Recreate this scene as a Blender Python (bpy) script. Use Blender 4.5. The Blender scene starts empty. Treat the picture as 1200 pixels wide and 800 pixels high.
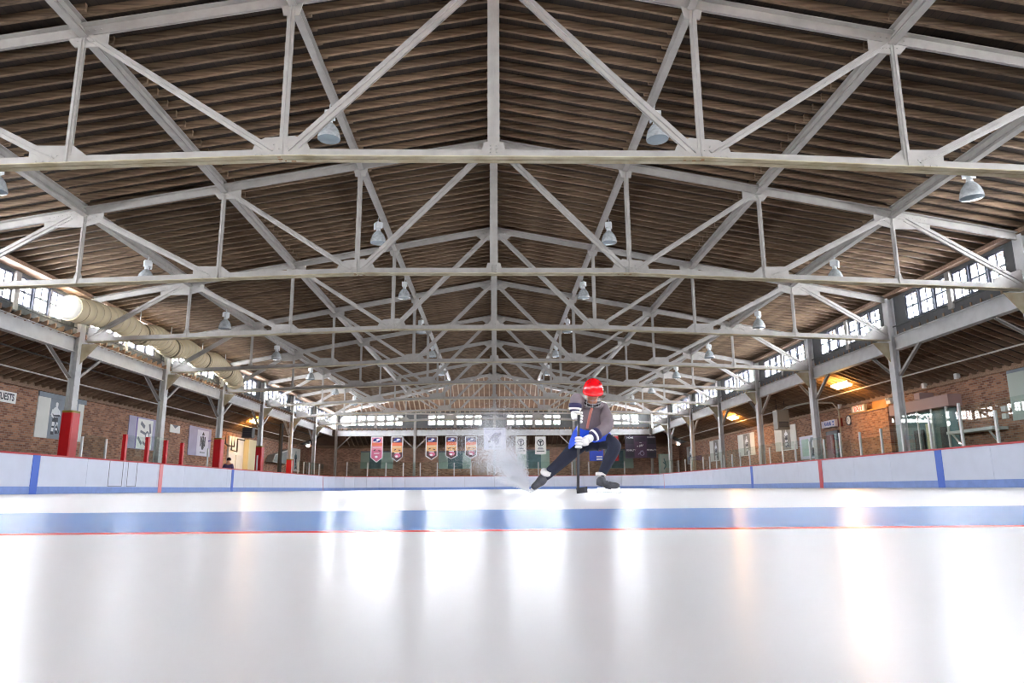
import bpy, math, random
import numpy as np
from mathutils import Vector, Matrix

random.seed(7)
rng = np.random.default_rng(7)
S = bpy.context.scene
COL = S.collection

# ------------------------------------------------------------------ camera
PITCH, YAW, ROLL = math.radians(11.6726), math.radians(1.447), math.radians(0.3968)
cam_d = bpy.data.cameras.new('camera')
cam = bpy.data.objects.new('camera', cam_d)
COL.objects.link(cam)
fw = Vector((math.sin(YAW)*math.cos(PITCH), math.cos(YAW)*math.cos(PITCH), math.sin(PITCH)))
rt = Vector((math.cos(YAW), -math.sin(YAW), 0))
up = rt.cross(fw)
rt2 = math.cos(ROLL)*rt - math.sin(ROLL)*up
up2 = math.sin(ROLL)*rt + math.cos(ROLL)*up
M = Matrix((rt2, up2, -fw)).transposed().to_4x4()
M.translation = Vector((0.008, 0.0, 0.06))
cam.matrix_world = M
cam_d.sensor_width = 36.0
cam_d.lens = 834.18/1200*36.0
cam_d.clip_start = 0.02
cam_d.clip_end = 500
S.camera = cam

# ------------------------------------------------------------------ world + exposure
w = bpy.data.worlds.new('overcast_sky')
S.world = w
w.use_nodes = True
bgn = w.node_tree.nodes['Background']
bgn.inputs[0].default_value = (0.93, 0.96, 1.0, 1)
bgn.inputs[1].default_value = 14.0
S.view_settings.view_transform = 'Standard'
S.view_settings.look = 'None'
S.view_settings.gamma = 1.0
S.view_settings.use_curve_mapping = False
S.view_settings.exposure = 3.1
S.cycles.filter_width = 1.0

# ------------------------------------------------------------------ constants
T0 = 10.869
SP = 6.4
def TY(i): return T0 + (i-1)*SP          # truss i stands at y = TY(i)
YF = TY(-1)                               # near end wall of the high part, behind the camera
YE = TY(9)                                # end wall of the high part, 62.07
HB, HB4, HA, HC = 5.364, 4.945, 8.93, 6.37
D = 3.45
XC = 13.86
XL, XR = -13.97, 13.75
XW = 16.8
YW = 65.2
def zc(x): return HA + (HC-HA)*abs(x)/13.8
def zb(x):
    k = abs(x)/D
    return HB + (HB4-HB)*max(0.0, k-1)/3

def portal(x, y, z, sx, sz, rotz):
    """daylight portal filling one clerestory window, facing inwards"""
    d = bpy.data.lights.new('window_daylight', 'AREA')
    d.shape = 'RECTANGLE'
    d.size, d.size_y = sx, sz
    d.cycles.is_portal = True
    o = bpy.data.objects.new('window_daylight', d)
    COL.objects.link(o)
    o.location = (x, y, z)
    o.rotation_euler = (math.pi/2, 0, rotz)     # faces local +y before rotz
    return o
for i in range(-1, 9):
    portal(XL-0.24, TY(i)+SP/2, 5.92, 5.1, 0.95, -math.pi/2)
    portal(XR+0.24, TY(i)+SP/2, 5.92, 5.1, 0.95, math.pi/2)
for j in range(4):
    portal(-10.29+6.86*j, YE+0.24, 5.92, 5.1, 0.95, math.pi)
    portal(-10.29+6.86*j, YF-0.24, 5.92, 5.1, 0.95, 0)

# ------------------------------------------------------------------ materials
def lin(c):
    return tuple(((v/255)/12.92 if v/255 <= 0.04045 else ((v/255+0.055)/1.055)**2.4) for v in c) + (1.0,)

def mat(name, rgb, rough=0.6, metal=0.0, noise=0.0, scale=8.0, emit=None, estr=0.0, spec=0.5, rand=0.0, stretch=None, bump=0.0, second=None, ior=None):
    m = bpy.data.materials.new(name)
    m.use_nodes = True
    nt = m.node_tree
    b = nt.nodes['Principled BSDF']
    c = lin(rgb)
    b.inputs['Base Color'].default_value = c
    b.inputs['Roughness'].default_value = rough
    b.inputs['Metallic'].default_value = metal
    b.inputs['Specular IOR Level'].default_value = spec
    if ior: b.inputs['IOR'].default_value = ior
    if noise > 0 or rand > 0:
        col = None
        if noise > 0:
            tc = nt.nodes.new('ShaderNodeTexCoord')
            mp = nt.nodes.new('ShaderNodeMapping')
            if stretch: mp.inputs['Scale'].default_value = stretch
            nz = nt.nodes.new('ShaderNodeTexNoise')
            nz.inputs['Scale'].default_value = scale
            nz.inputs['Detail'].default_value = 5
            nt.links.new(tc.outputs['Object'], mp.inputs['Vector'])
            nt.links.new(mp.outputs['Vector'], nz.inputs['Vector'])
            cr = nt.nodes.new('ShaderNodeValToRGB')
            c2 = lin(second) if second else tuple(v*(1-noise) for v in c[:3]) + (1,)
            cr.color_ramp.elements[0].color = c2
            cr.color_ramp.elements[0].position = 0.32
            cr.color_ramp.elements[1].color = c
            cr.color_ramp.elements[1].position = 0.62
            nt.links.new(nz.outputs['Fac'], cr.inputs['Fac'])
            col = cr.outputs['Color']
            if bump > 0:
                bp = nt.nodes.new('ShaderNodeBump')
                bp.inputs['Strength'].default_value = bump
                bp.inputs['Distance'].default_value = 0.02
                nt.links.new(nz.outputs['Fac'], bp.inputs['Height'])
                nt.links.new(bp.outputs['Normal'], b.inputs['Normal'])
        if rand > 0:
            oi = nt.nodes.new('ShaderNodeObjectInfo')
            mr = nt.nodes.new('ShaderNodeMapRange')
            mr.inputs['To Min'].default_value = 1-rand
            mr.inputs['To Max'].default_value = 1+rand*0.6
            nt.links.new(oi.outputs['Random'], mr.inputs['Value'])
            mx = nt.nodes.new('ShaderNodeMix')
            mx.data_type = 'RGBA'
            mx.blend_type = 'MULTIPLY'
            mx.inputs[0].default_value = 1.0
            cmb = nt.nodes.new('ShaderNodeCombineColor')
            for k in range(3): nt.links.new(mr.outputs['Result'], cmb.inputs[k])
            if col is not None: nt.links.new(col, mx.inputs[6])
            else: mx.inputs[6].default_value = c
            nt.links.new(cmb.outputs['Color'], mx.inputs[7])
            col = mx.outputs[2]
        nt.links.new(col, b.inputs['Base Color'])
    if emit:
        b.inputs['Emission Color'].default_value = lin(emit)
        b.inputs['Emission Strength'].default_value = estr
    return m

MT = {}
MT['steel'] = mat('white_painted_steel', (156, 151, 145), 0.5, noise=0.16, scale=3.5)
MT['beam'] = mat('beam_paint', (198, 198, 197), 0.5, noise=0.14, scale=3.0)
MT['flange'] = mat('grimy_flange_paint', (180, 171, 146), 0.6, noise=0.3, scale=2.2, second=(152, 138, 106))
MT['rust'] = mat('rust_stain', (150, 105, 62), 0.8, noise=0.4, scale=30)
MT['rafter'] = mat('weathered_rafter_timber', (132, 108, 84), 0.75, noise=0.5, scale=4.0, stretch=(0.35, 6, 6), rand=0.28, second=(84, 64, 46))
MT['hip_rafter'] = mat('window_lit_hip_timber', (188, 170, 146), 0.75, noise=0.2, scale=4.0)  # glow of the far windows on the hip rafters, put into the colour
MT['hipdeck'] = mat('window_lit_hip_deck_boards', (136, 108, 88), 0.8, noise=0.3, scale=1.5)  # deck colour lightened to carry the window light on the hip
MT['aisle_rafter'] = mat('aisle_rafter_timber', (156, 126, 102), 0.75, noise=0.4, scale=4.0, stretch=(0.4, 6, 6), rand=0.25)
MT['grey'] = mat('grey_window_wall_paint', (92, 93, 93), 0.7, noise=0.15, scale=5)
MT['mullion'] = mat('slate_mullion_paint', (96, 98, 112), 0.6)
MT['sashpaint'] = mat('sash_paint', (88, 90, 104), 0.6)
MT['endsash'] = mat('end_sash_paint', (150, 148, 144), 0.6)
MT['board'] = mat('board_polyethylene', (212, 218, 234), 0.38, noise=0.05, scale=2.0)
MT['gap'] = mat('grey_joint_gap', (120, 124, 132), 0.8)  # mid grey for the board joints and gate outlines
MT['kick'] = mat('blue_kick_plate', (120, 150, 214), 0.4, noise=0.12, scale=6)
MT['cap'] = mat('red_cap_rail', (182, 44, 52), 0.45)
MT['blueline'] = mat('blue_line_vinyl', (52, 100, 204), 0.4)
MT['redline'] = mat('red_line_vinyl', (206, 60, 70), 0.4)
MT['pinkline'] = mat('worn_red_line_vinyl', (226, 134, 138), 0.4)
MT['pad'] = mat('red_vinyl_pad', (196, 14, 26), 0.4, noise=0.1, scale=3)
MT['padtrim'] = mat('olive_pad_collar', (134, 112, 36), 0.6)
MT['alu'] = mat('pale_aluminium', (206, 208, 206), 0.4, metal=0.2)
MT['lampmetal'] = mat('lamp_housing_paint', (190, 192, 192), 0.45)
MT['reflector'] = mat('ribbed_prismatic_reflector', (178, 182, 182), 0.25, metal=0.15, noise=0.25, scale=14)
MT['lens'] = mat('lamp_lens', (120, 132, 138), 0.2)
MT['duct'] = mat('cream_duct_fabric', (200, 184, 150), 0.55, noise=0.06, scale=2)
MT['ductseam'] = mat('duct_seam', (104, 92, 70), 0.7)
MT['plastic'] = mat('clear_duct_end_plastic', (244, 240, 226), 0.15)
MT['white'] = mat('plain_white_panel', (232, 232, 228), 0.5)
MT['paper'] = mat('poster_white', (222, 222, 216), 0.55, noise=0.06, scale=3)
MT['cream'] = mat('cream_wall_paint', (226, 218, 176), 0.6)
MT['greyphoto'] = mat('grey_photo_print', (132, 142, 152), 0.5, noise=0.2, scale=1.5)
MT['midphoto'] = mat('warm_grey_photo_print', (150, 146, 138), 0.5, noise=0.45, scale=2.5)
MT['inkdark'] = mat('dark_ink', (48, 52, 62), 0.5)
MT['inkmid'] = mat('mid_grey_ink', (112, 118, 128), 0.5)
MT['inklight'] = mat('pale_ink', (226, 228, 230), 0.5)
MT['lavender'] = mat('lavender_poster', (164, 160, 190), 0.5, noise=0.12, scale=1.5)
MT['palelav'] = mat('pale_lavender_poster', (206, 206, 222), 0.5)
MT['purpleedge'] = mat('violet_ink', (84, 60, 150), 0.5)
MT['mint'] = mat('mint_panel', (172, 196, 182), 0.5, noise=0.08, scale=2)
MT['tealpanel'] = mat('teal_photo_panel', (104, 136, 140), 0.5, noise=0.3, scale=2)
MT['palegreen'] = mat('pale_green_board', (178, 190, 180), 0.5)
MT['mauve'] = mat('mauve_soffit_paint', (168, 140, 136), 0.6)
MT['black'] = mat('black_rubber', (22, 22, 24), 0.5)
MT['dark'] = mat('dark_slate', (50, 50, 62), 0.5)
MT['scoreb'] = mat('scoreboard_face', (66, 58, 76), 0.45)
MT['scorep'] = mat('scoreboard_purple_panel', (88, 66, 92), 0.45)
MT['maroon'] = mat('maroon_door_paint', (120, 50, 54), 0.5)
MT['wood'] = mat('varnished_plywood', (206, 150, 70), 0.5, noise=0.2, scale=2)
MT['boxgrey'] = mat('heater_enamel', (150, 144, 132), 0.5)
MT['exitred'] = mat('exit_letter_red', (222, 60, 52), 0.5, emit=(230, 60, 50), estr=0.3)
MT['signblue'] = mat('sign_blue_ink', (70, 92, 172), 0.5)
MT['fluo'] = mat('lit_fluorescent_lens', (255, 240, 205), 0.5, emit=(255, 190, 100), estr=11.0)
MT['concrete'] = mat('concrete_floor', (112, 108, 104), 0.8, noise=0.2, scale=1.0)
MT['shelf'] = mat('bench_white', (206, 210, 206), 0.5)
MT['mesh'] = mat('grey_cage_mesh', (150, 156, 154), 0.5, noise=0.4, scale=40)
MT['pipe'] = mat('pipe_paint', (198, 194, 188), 0.5)
MT['darkpipe'] = mat('dark_pipe', (60, 54, 50), 0.6)
MT['orange'] = mat('banner_orange', (224, 116, 84), 0.6)
MT['salmon'] = mat('banner_pink', (226, 140, 158), 0.6)
MT['yellow'] = mat('banner_sand', (218, 170, 112), 0.6)
MT['navy'] = mat('banner_navy', (52, 58, 132), 0.6)
MT['brownink'] = mat('banner_brown', (92, 66, 66), 0.6)
MT['hotpink'] = mat('banner_rose', (206, 110, 140), 0.6)
MT['purpleink'] = mat('banner_purple', (104, 96, 148), 0.6, noise=0.3, scale=6)
MT['flagred'] = mat('flag_red', (170, 36, 44), 0.6)
MT['flagblue'] = mat('flag_blue', (40, 66, 168), 0.6)
MT['skin'] = mat('skin', (226, 164, 134), 0.5)
MT['jacket'] = mat('grey_fleece', (122, 110, 114), 0.85, noise=0.12, scale=18)
MT['zip'] = mat('coral_stripe', (204, 128, 112), 0.7)
MT['pants'] = mat('navy_hockey_sock', (30, 34, 54), 0.8, noise=0.2, scale=20)
MT['shorts'] = mat('royal_blue_shorts', (18, 72, 206), 0.6, noise=0.1, scale=8)
MT['helmet'] = mat('red_helmet_shell', (218, 16, 26), 0.22)
MT['glove'] = mat('white_hockey_glove', (226, 222, 220), 0.6)
MT['glovecuff'] = mat('navy_glove_cuff', (36, 32, 76), 0.6)
MT['boot'] = mat('charcoal_skate_boot', (74, 74, 80), 0.5, noise=0.4, scale=25)
MT['holder'] = mat('white_blade_holder', (240, 240, 240), 0.3)
MT['blade'] = mat('skate_blade_steel', (190, 195, 200), 0.2, metal=0.9)
MT['sockband'] = mat('white_sock_band', (232, 228, 224), 0.7)
MT['stick'] = mat('dark_stick_shaft', (46, 44, 50), 0.4)
MT['sticktape'] = mat('pale_butt_tape', (222, 216, 200), 0.7)
MT['hair'] = mat('dark_brown_hair', (46, 34, 28), 0.8)
MT['violet'] = mat('violet_jacket', (96, 82, 124), 0.8)
MT['snow'] = mat('ice_snow', (250, 251, 255), 0.7)

def deck_material():
    m = bpy.data.materials.new('roof_deck_boards')
    m.use_nodes = True
    nt = m.node_tree
    b = nt.nodes['Principled BSDF']
    b.inputs['Roughness'].default_value = 0.85
    tc = nt.nodes.new('ShaderNodeTexCoord')
    mp = nt.nodes.new('ShaderNodeMapping')
    mp.inputs['Rotation'].default_value = (0, 0, math.pi/2)
    br = nt.nodes.new('ShaderNodeTexBrick')
    br.inputs['Color1'].default_value = lin((52, 39, 29))
    br.inputs['Color2'].default_value = lin((38, 29, 22))
    br.inputs['Mortar'].default_value = lin((28, 20, 16))
    br.inputs['Scale'].default_value = 1.0
    br.inputs['Mortar Size'].default_value = 0.006
    br.inputs['Brick Width'].default_value = 3.7
    br.inputs['Row Height'].default_value = 0.14
    nt.links.new(tc.outputs['Object'], mp.inputs['Vector'])
    nt.links.new(mp.outputs['Vector'], br.inputs['Vector'])
    nt.links.new(br.outputs['Color'], b.inputs['Base Color'])
    return m
MT['deck'] = deck_material()
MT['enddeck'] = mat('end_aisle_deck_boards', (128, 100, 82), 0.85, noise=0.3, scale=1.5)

def brick_material(name, axis, c1, c2, mortar):
    m = bpy.data.materials.new(name)
    m.use_nodes = True
    nt = m.node_tree
    b = nt.nodes['Principled BSDF']
    b.inputs['Roughness'].default_value = 0.85
    tc = nt.nodes.new('ShaderNodeTexCoord')
    sep = nt.nodes.new('ShaderNodeSeparateXYZ')
    cmb = nt.nodes.new('ShaderNodeCombineXYZ')
    nt.links.new(tc.outputs['Object'], sep.inputs[0])
    nt.links.new(sep.outputs[axis], cmb.inputs[0])
    nt.links.new(sep.outputs[2], cmb.inputs[1])
    br = nt.nodes.new('ShaderNodeTexBrick')
    br.inputs['Color1'].default_value = lin(c1)
    br.inputs['Color2'].default_value = lin(c2)
    br.inputs['Mortar'].default_value = lin(mortar)
    br.inputs['Scale'].default_value = 1.0
    br.inputs['Mortar Size'].default_value = 0.008
    br.inputs['Brick Width'].default_value = 0.23
    br.inputs['Row Height'].default_value = 0.078
    br.inputs['Bias'].default_value = -0.1
    nz = nt.nodes.new('ShaderNodeTexNoise')
    nz.inputs['Scale'].default_value = 1.3
    nz.inputs['Detail'].default_value = 6
    nt.links.new(cmb.outputs[0], br.inputs['Vector'])
    nt.links.new(tc.outputs['Object'], nz.inputs['Vector'])
    mr = nt.nodes.new('ShaderNodeMapRange')
    mr.inputs['To Min'].default_value = 0.65
    mr.inputs['To Max'].default_value = 1.3
    nt.links.new(nz.outputs['Fac'], mr.inputs['Value'])
    mx = nt.nodes.new('ShaderNodeMix')
    mx.data_type = 'RGBA'
    mx.blend_type = 'MULTIPLY'
    mx.inputs[0].default_value = 1.0
    cc = nt.nodes.new('ShaderNodeCombineColor')
    for k in range(3): nt.links.new(mr.outputs['Result'], cc.inputs[k])
    nt.links.new(br.outputs['Color'], mx.inputs[6])
    nt.links.new(cc.outputs['Color'], mx.inputs[7])
    nt.links.new(mx.outputs[2], b.inputs['Base Color'])
    bp = nt.nodes.new('ShaderNodeBump')
    bp.inputs['Strength'].default_value = 0.6
    bp.inputs['Distance'].default_value = 0.01
    bp.invert = True
    nt.links.new(br.outputs['Fac'], bp.inputs['Height'])
    nt.links.new(bp.outputs['Normal'], b.inputs['Normal'])
    return m
MT['brickY'] = brick_material('brick_side_wall', 1, (176, 128, 100), (112, 70, 52), (156, 140, 126))
MT['brickX'] = brick_material('brick_end_wall', 0, (204, 156, 128), (146, 104, 84), (178, 162, 148))

def glass_material(name, tint, fres=1.0):
    m = bpy.data.materials.new(name)
    m.use_nodes = True
    nt = m.node_tree
    out = nt.nodes['Material Output']
    nt.nodes.remove(nt.nodes['Principled BSDF'])
    tr = nt.nodes.new('ShaderNodeBsdfTransparent')
    tr.inputs[0].default_value = tint
    gl = nt.nodes.new('ShaderNodeBsdfGlossy')
    gl.inputs['Roughness'].default_value = 0.01
    fr = nt.nodes.new('ShaderNodeFresnel')
    fr.inputs['IOR'].default_value = 1.5
    mx = nt.nodes.new('ShaderNodeMixShader')
    ge = nt.nodes.new('ShaderNodeNewGeometry')
    inv = nt.nodes.new('ShaderNodeMath')
    inv.operation = 'SUBTRACT'
    inv.inputs[0].default_value = 1.0
    nt.links.new(ge.outputs['Backfacing'], inv.inputs[1])
    ml = nt.nodes.new('ShaderNodeMath')
    ml.operation = 'MULTIPLY'
    nt.links.new(fr.outputs[0], ml.inputs[0])
    nt.links.new(inv.outputs[0], ml.inputs[1])
    nt.links.new(ml.outputs[0], mx.inputs[0])
    nt.links.new(tr.outputs[0], mx.inputs[1])
    nt.links.new(gl.outputs[0], mx.inputs[2])
    nt.links.new(mx.outputs[0], out.inputs['Surface'])
    return m
MT['pane'] = glass_material('clear_window_glass', (0.97, 0.98, 1.0, 1))
MT['glass'] = glass_material('greenish_rink_glass', (0.91, 0.955, 0.935, 1))

def ice_material():
    m = bpy.data.materials.new('painted_rink_ice')
    m.use_nodes = True
    nt = m.node_tree
    b = nt.nodes['Principled BSDF']
    tc = nt.nodes.new('ShaderNodeTexCoord')
    sep = nt.nodes.new('ShaderNodeSeparateXYZ')
    nt.links.new(tc.outputs['Object'], sep.inputs[0])
    def band(axis, c, eps):
        n = nt.nodes.new('ShaderNodeMath')
        n.operation = 'COMPARE'
        nt.links.new(sep.outputs[axis], n.inputs[0])
        n.inputs[1].default_value = c
        n.inputs[2].default_value = eps
        return n.outputs[0]
    def mul(a, c):
        n = nt.nodes.new('ShaderNodeMath')
        n.operation = 'MULTIPLY'
        nt.links.new(a, n.inputs[0])
        nt.links.new(c, n.inputs[1])
        return n.outputs[0]
    nz = nt.nodes.new('ShaderNodeTexNoise')
    nz.inputs['Scale'].default_value = 1.6
    nz.inputs['Detail'].default_value = 6
    nt.links.new(tc.outputs['Object'], nz.inputs['Vector'])
    cr = nt.nodes.new('ShaderNodeValToRGB')
    cr.color_ramp.elements[0].color = lin((246, 247, 248))
    cr.color_ramp.elements[1].color = lin((252, 252, 253))
    nt.links.new(nz.outputs['Fac'], cr.inputs['Fac'])
    cur = cr.outputs['Color']
    layers = [(band(1, 20.886, 0.15), (70, 110, 200)), (band(1, 36.449, 0.15), (70, 110, 200)), (band(1, 28.666, 0.15), (214, 90, 96)),
              (mul(band(1, 1.625, 0.515), band(0, 0.0, 1.83)), (112, 156, 222)), (band(1, 1.085, 0.025), (222, 70, 74)), (band(1, 55.8, 0.025), (222, 70, 74))]
    for mask, rgb in layers:
        mx = nt.nodes.new('ShaderNodeMix')
        mx.data_type = 'RGBA'
        nt.links.new(mask, mx.inputs[0])
        nt.links.new(cur, mx.inputs[6])
        mx.inputs[7].default_value = lin(rgb)
        cur = mx.outputs[2]
    nt.links.new(cur, b.inputs['Base Color'])
    b.inputs['IOR'].default_value = 1.32
    b.inputs['Roughness'].default_value = 0.27
    return m
MT['ice'] = ice_material()

# ------------------------------------------------------------------ mesh builder
class MB:
    def __init__(self):
        self.v, self.f, self.m = [], [], []
    def add(self, vs, fs, mi=0):
        o = len(self.v)
        self.v += [tuple(p) for p in vs]
        self.f += [tuple(i+o for i in f) for f in fs]
        self.m += [mi]*len(fs)
    def box(self, c, d, mi=0):
        x, y, z = c
        a, b, e = d[0]/2, d[1]/2, d[2]/2
        vs = [(x+sx*a, y+sy*b, z+sz*e) for sz in (-1, 1) for sx, sy in ((-1, -1), (1, -1), (1, 1), (-1, 1))]
        self.add(vs, [(3, 2, 1, 0), (4, 5, 6, 7), (0, 1, 5, 4), (1, 2, 6, 5), (2, 3, 7, 6), (3, 0, 4, 7)], mi)
    def span(self, x0, x1, y0, y1, z0, z1, mi=0):
        self.box(((x0+x1)/2, (y0+y1)/2, (z0+z1)/2), (abs(x1-x0), abs(y1-y0), abs(z1-z0)), mi)
    def bar(self, a, b, w_, h_, upv=(0, 0, 1), os=0.0, ou=0.0, mi=0):
        a, b = Vector(a), Vector(b)
        d = (b-a).normalized()
        s = d.cross(Vector(upv)).normalized()
        u = s.cross(d).normalized()
        vs = []
        for p in (a, b):
            for i, j in ((-1, -1), (1, -1), (1, 1), (-1, 1)):
                vs.append(p + s*(os+i*w_/2) + u*(ou+j*h_/2))
        self.add(vs, [(0, 1, 2, 3), (7, 6, 5, 4), (4, 5, 1, 0), (5, 6, 2, 1), (6, 7, 3, 2), (7, 4, 0, 3)], mi)
    def tube(self, pts, r, n=8, mi=0, cap=True, mids=None):
        pts = [Vector(p) for p in pts]
        rs = r if isinstance(r, (list, tuple)) else [r]*len(pts)
        ref = Vector((0, 0, 1)) if abs((pts[-1]-pts[0]).normalized().z) < 0.9 else Vector((1, 0, 0))
        rings = []
        for i, p in enumerate(pts):
            d = (pts[min(i+1, len(pts)-1)] - pts[max(i-1, 0)]).normalized()
            s = d.cross(ref).normalized()
            u = s.cross(d)
            rings.append([p + (s*math.cos(2*math.pi*k/n) + u*math.sin(2*math.pi*k/n))*rs[i] for k in range(n)])
        o = len(self.v)
        for rg in rings: self.v += [tuple(q) for q in rg]
        for i in range(len(pts)-1):
            for k in range(n):
                k2 = (k+1) % n
                self.f.append((o+i*n+k, o+i*n+k2, o+(i+1)*n+k2, o+(i+1)*n+k))
                self.m.append(mids[i] if mids else mi)
        if cap:
            self.f.append(tuple(o+k for k in reversed(range(n))))
            self.f.append(tuple(o+(len(pts)-1)*n+k for k in range(n)))
            self.m += [mids[0] if mids else mi, mids[-1] if mids else mi]
    def lathe(self, prof, n=20, c=(0, 0, 0), mi=0, R=None, sx=1, sy=1):
        o = len(self.v)
        for r, z in prof:
            for k in range(n):
                a = 2*math.pi*k/n
                p = Vector((r*math.cos(a)*sx, r*math.sin(a)*sy, z))
                if R is not None: p = R @ p
                self.v.append((p.x+c[0], p.y+c[1], p.z+c[2]))
        for i in range(len(prof)-1):
            for k in range(n):
                k2 = (k+1) % n
                self.f.append((o+i*n+k, o+i*n+k2, o+(i+1)*n+k2, o+(i+1)*n+k))
                self.m.append(mi)
    def prism(self, poly, org, ux, uy, t, mi=0):
        org, ux, uy = Vector(org), Vector(ux), Vector(uy)
        nrm = ux.cross(uy).normalized()
        n = len(poly)
        a = [org + ux*p[0] + uy*p[1] for p in poly]
        vs = [p + nrm*t for p in a] + a
        self.add(vs, [tuple(range(n)), tuple(range(2*n-1, n-1, -1))] + [(i, n+i, n+(i+1) % n, (i+1) % n) for i in range(n)], mi)
    def mesh(self, name, mats, smooth=False):
        me = bpy.data.meshes.new(name)
        me.from_pydata(self.v, [], self.f)
        if not isinstance(mats, (list, tuple)): mats = [mats]
        for m in mats: me.materials.append(MT[m])
        if len(mats) > 1: me.polygons.foreach_set('material_index', self.m)
        if smooth: me.polygons.foreach_set('use_smooth', [True]*len(self.f))
        me.update()
        return me
    def build(self, name, mats, parent=None, smooth=False, loc=None):
        return link(name, self.mesh(name, mats, smooth), parent, loc)

def link(name, me, parent=None, loc=None):
    o = bpy.data.objects.new(name, me)
    COL.objects.link(o)
    if parent is not None: o.parent = parent
    if loc is not None: o.location = loc
    return o
def tag(o, label=None, cat=None, group=None, kind=None):
    if label: o['label'] = label
    if cat: o['category'] = cat
    if group: o['group'] = group
    if kind: o['kind'] = kind
    return o
def thing(name, loc, label, cat, group=None, rotz=0.0, kind=None):
    o = link(name, None, None, loc)
    o.rotation_euler = (0, 0, rotz)
    return tag(o, label, cat, group, kind)
def copy_tree(o, parent=None):
    c = o.copy()
    COL.objects.link(c)
    if parent is not None: c.parent = parent
    for ch in KIDS.get(o.name, list(o.children)): copy_tree(ch, c)
    return c
KIDS = {}
def kids_index(root):
    KIDS[root.name] = list(root.children)
    for c in KIDS[root.name]: kids_index(c)

ORD = ['zeroth', 'first', 'second', 'third', 'fourth', 'fifth', 'sixth', 'seventh', 'eighth', 'ninth', 'tenth']

# ================================================================== SETTING
# ice and aisle floor
b = MB(); b.span(-13.02, 13.02, YF-0.3, 61.3, -0.1, 0.0)
tag(b.build('floor', 'ice'), 'white rink ice with blue crease and red goal line in front', 'ice', kind='structure')
b = MB()
for x0, x1, y0, y1 in ((-XW, -13.02, YF-3.2, YW), (13.02, XW, YF-3.2, YW), (-13.02, 13.02, 61.3, YW), (-13.02, 13.02, YF-3.2, YF-0.3)): b.span(x0, x1, y0, y1, -0.1, -0.005)
tag(b.build('floor', 'concrete'), 'grey concrete walkway floor outside the rink boards', 'floor', kind='structure')

# brick walls
b = MB(); b.span(-XW-0.3, -XW, YF-3.2, YW+0.3, -0.1, 3.72)
wall_left = tag(b.build('wall_left', 'brickY'), 'long red brick wall behind the left rink boards', 'wall', kind='structure')
b = MB(); b.span(XW, XW+0.3, YF-3.2, YW+0.3, -0.1, 3.72)
wall_right = tag(b.build('wall_right', 'brickY'), 'long red brick wall behind the right rink boards', 'wall', kind='structure')
b = MB(); b.span(-XW, XW, YW, YW+0.3, -0.1, 3.72)
wall_back = tag(b.build('wall_back', 'brickX'), 'brick end wall behind the banners at far end', 'wall', kind='structure')
b = MB(); b.span(-XW, XW, YF-3.5, YF-3.2, -0.1, 3.72)
b.span(-14, 14, YF-0.1, YF, 6.6, 9.6); b.span(-XW-0.3, XW+0.3, YF-3.5, YF, 5.15, 5.2)
for sx in (-1, 1): b.span(sx*14.0, sx*(XW+0.3), YF-3.5, YF-3.2, 3.6, 5.2)
b.span(-14, 14, YF-3.5, YF-3.2, 3.6, 5.2)
tag(b.build('wall_front', 'brickX'), 'brick end wall and gable behind the camera', 'wall', kind='structure')
for nm, par, sp in (('wall_plate', wall_left, (-XW-0.25, -XW+0.1, YF, YW, 3.72, 3.84)), ('wall_plate', wall_right, (XW-0.1, XW+0.25, YF, YW, 3.72, 3.84)), ('wall_plate', wall_back, (-XW+0.1, XW-0.1, YW-0.1, YW+0.25, 3.72, 3.84))):
    b = MB(); b.span(*sp)
    if par is wall_back: b.span(sp[0], sp[1], YW+0.12, YW+0.25, 3.84, 4.03)
    else: b.span(*((-XW-0.25, -XW-0.12) if par is wall_left else (XW+0.12, XW+0.25)), sp[2], sp[3], 3.84, 3.97)
    b.build(nm, 'aisle_rafter', par)

# ------------------------------------------------------------------ main roof
RB, RH, RWD = 0.17, 0.145, 0.064            # rafter underside above chord line, height, width
SLOPE = (HA-HC)/13.8
def hip_y(x): return TY(8) + (YE-TY(8))*abs(x)/13.8    # hip line in plan
roofs = {}
for sgn in (-1, 1):
    b = MB()
    y0 = YF-0.3
    xe = 14.75
    ze = zc(xe)+RB+RH
    za = zc(0)+RB+RH
    t = 0.05
    low = [(0, y0, za), (sgn*xe, y0, ze), (sgn*xe, hip_y(xe), ze), (0, TY(8), za)]
    vs = low + [(p[0], p[1], p[2]+t) for p in low]
    b.add(vs, [(0, 1, 2, 3), (7, 6, 5, 4), (0, 4, 5, 1), (1, 5, 6, 2), (2, 6, 7, 3), (3, 7, 4, 0)])
    roofs[sgn] = tag(b.build('ceiling', 'deck'), 'dark timber roof slope with exposed rafters, %s of the ridge' % ('left' if sgn < 0 else 'right'), 'ceiling', kind='structure')
def rafter_verts(x0, x1, y):
    out = []
    for dz in (0, RH):
        for x, dy in ((x0, -1), (x1, -1), (x1, 1), (x0, 1)):
            out.append((x, y+dy*RWD/2, zc(x)+RB+dz))
    return out
BOXF = [(3, 2, 1, 0), (4, 5, 6, 7), (0, 1, 5, 4), (1, 2, 6, 5), (2, 3, 7, 6), (3, 0, 4, 7)]
SEG = [(0.02, 3.6), (3.3, 7.05), (6.75, 10.5), (10.2, 14.6)]
STEP = SP/15
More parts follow.
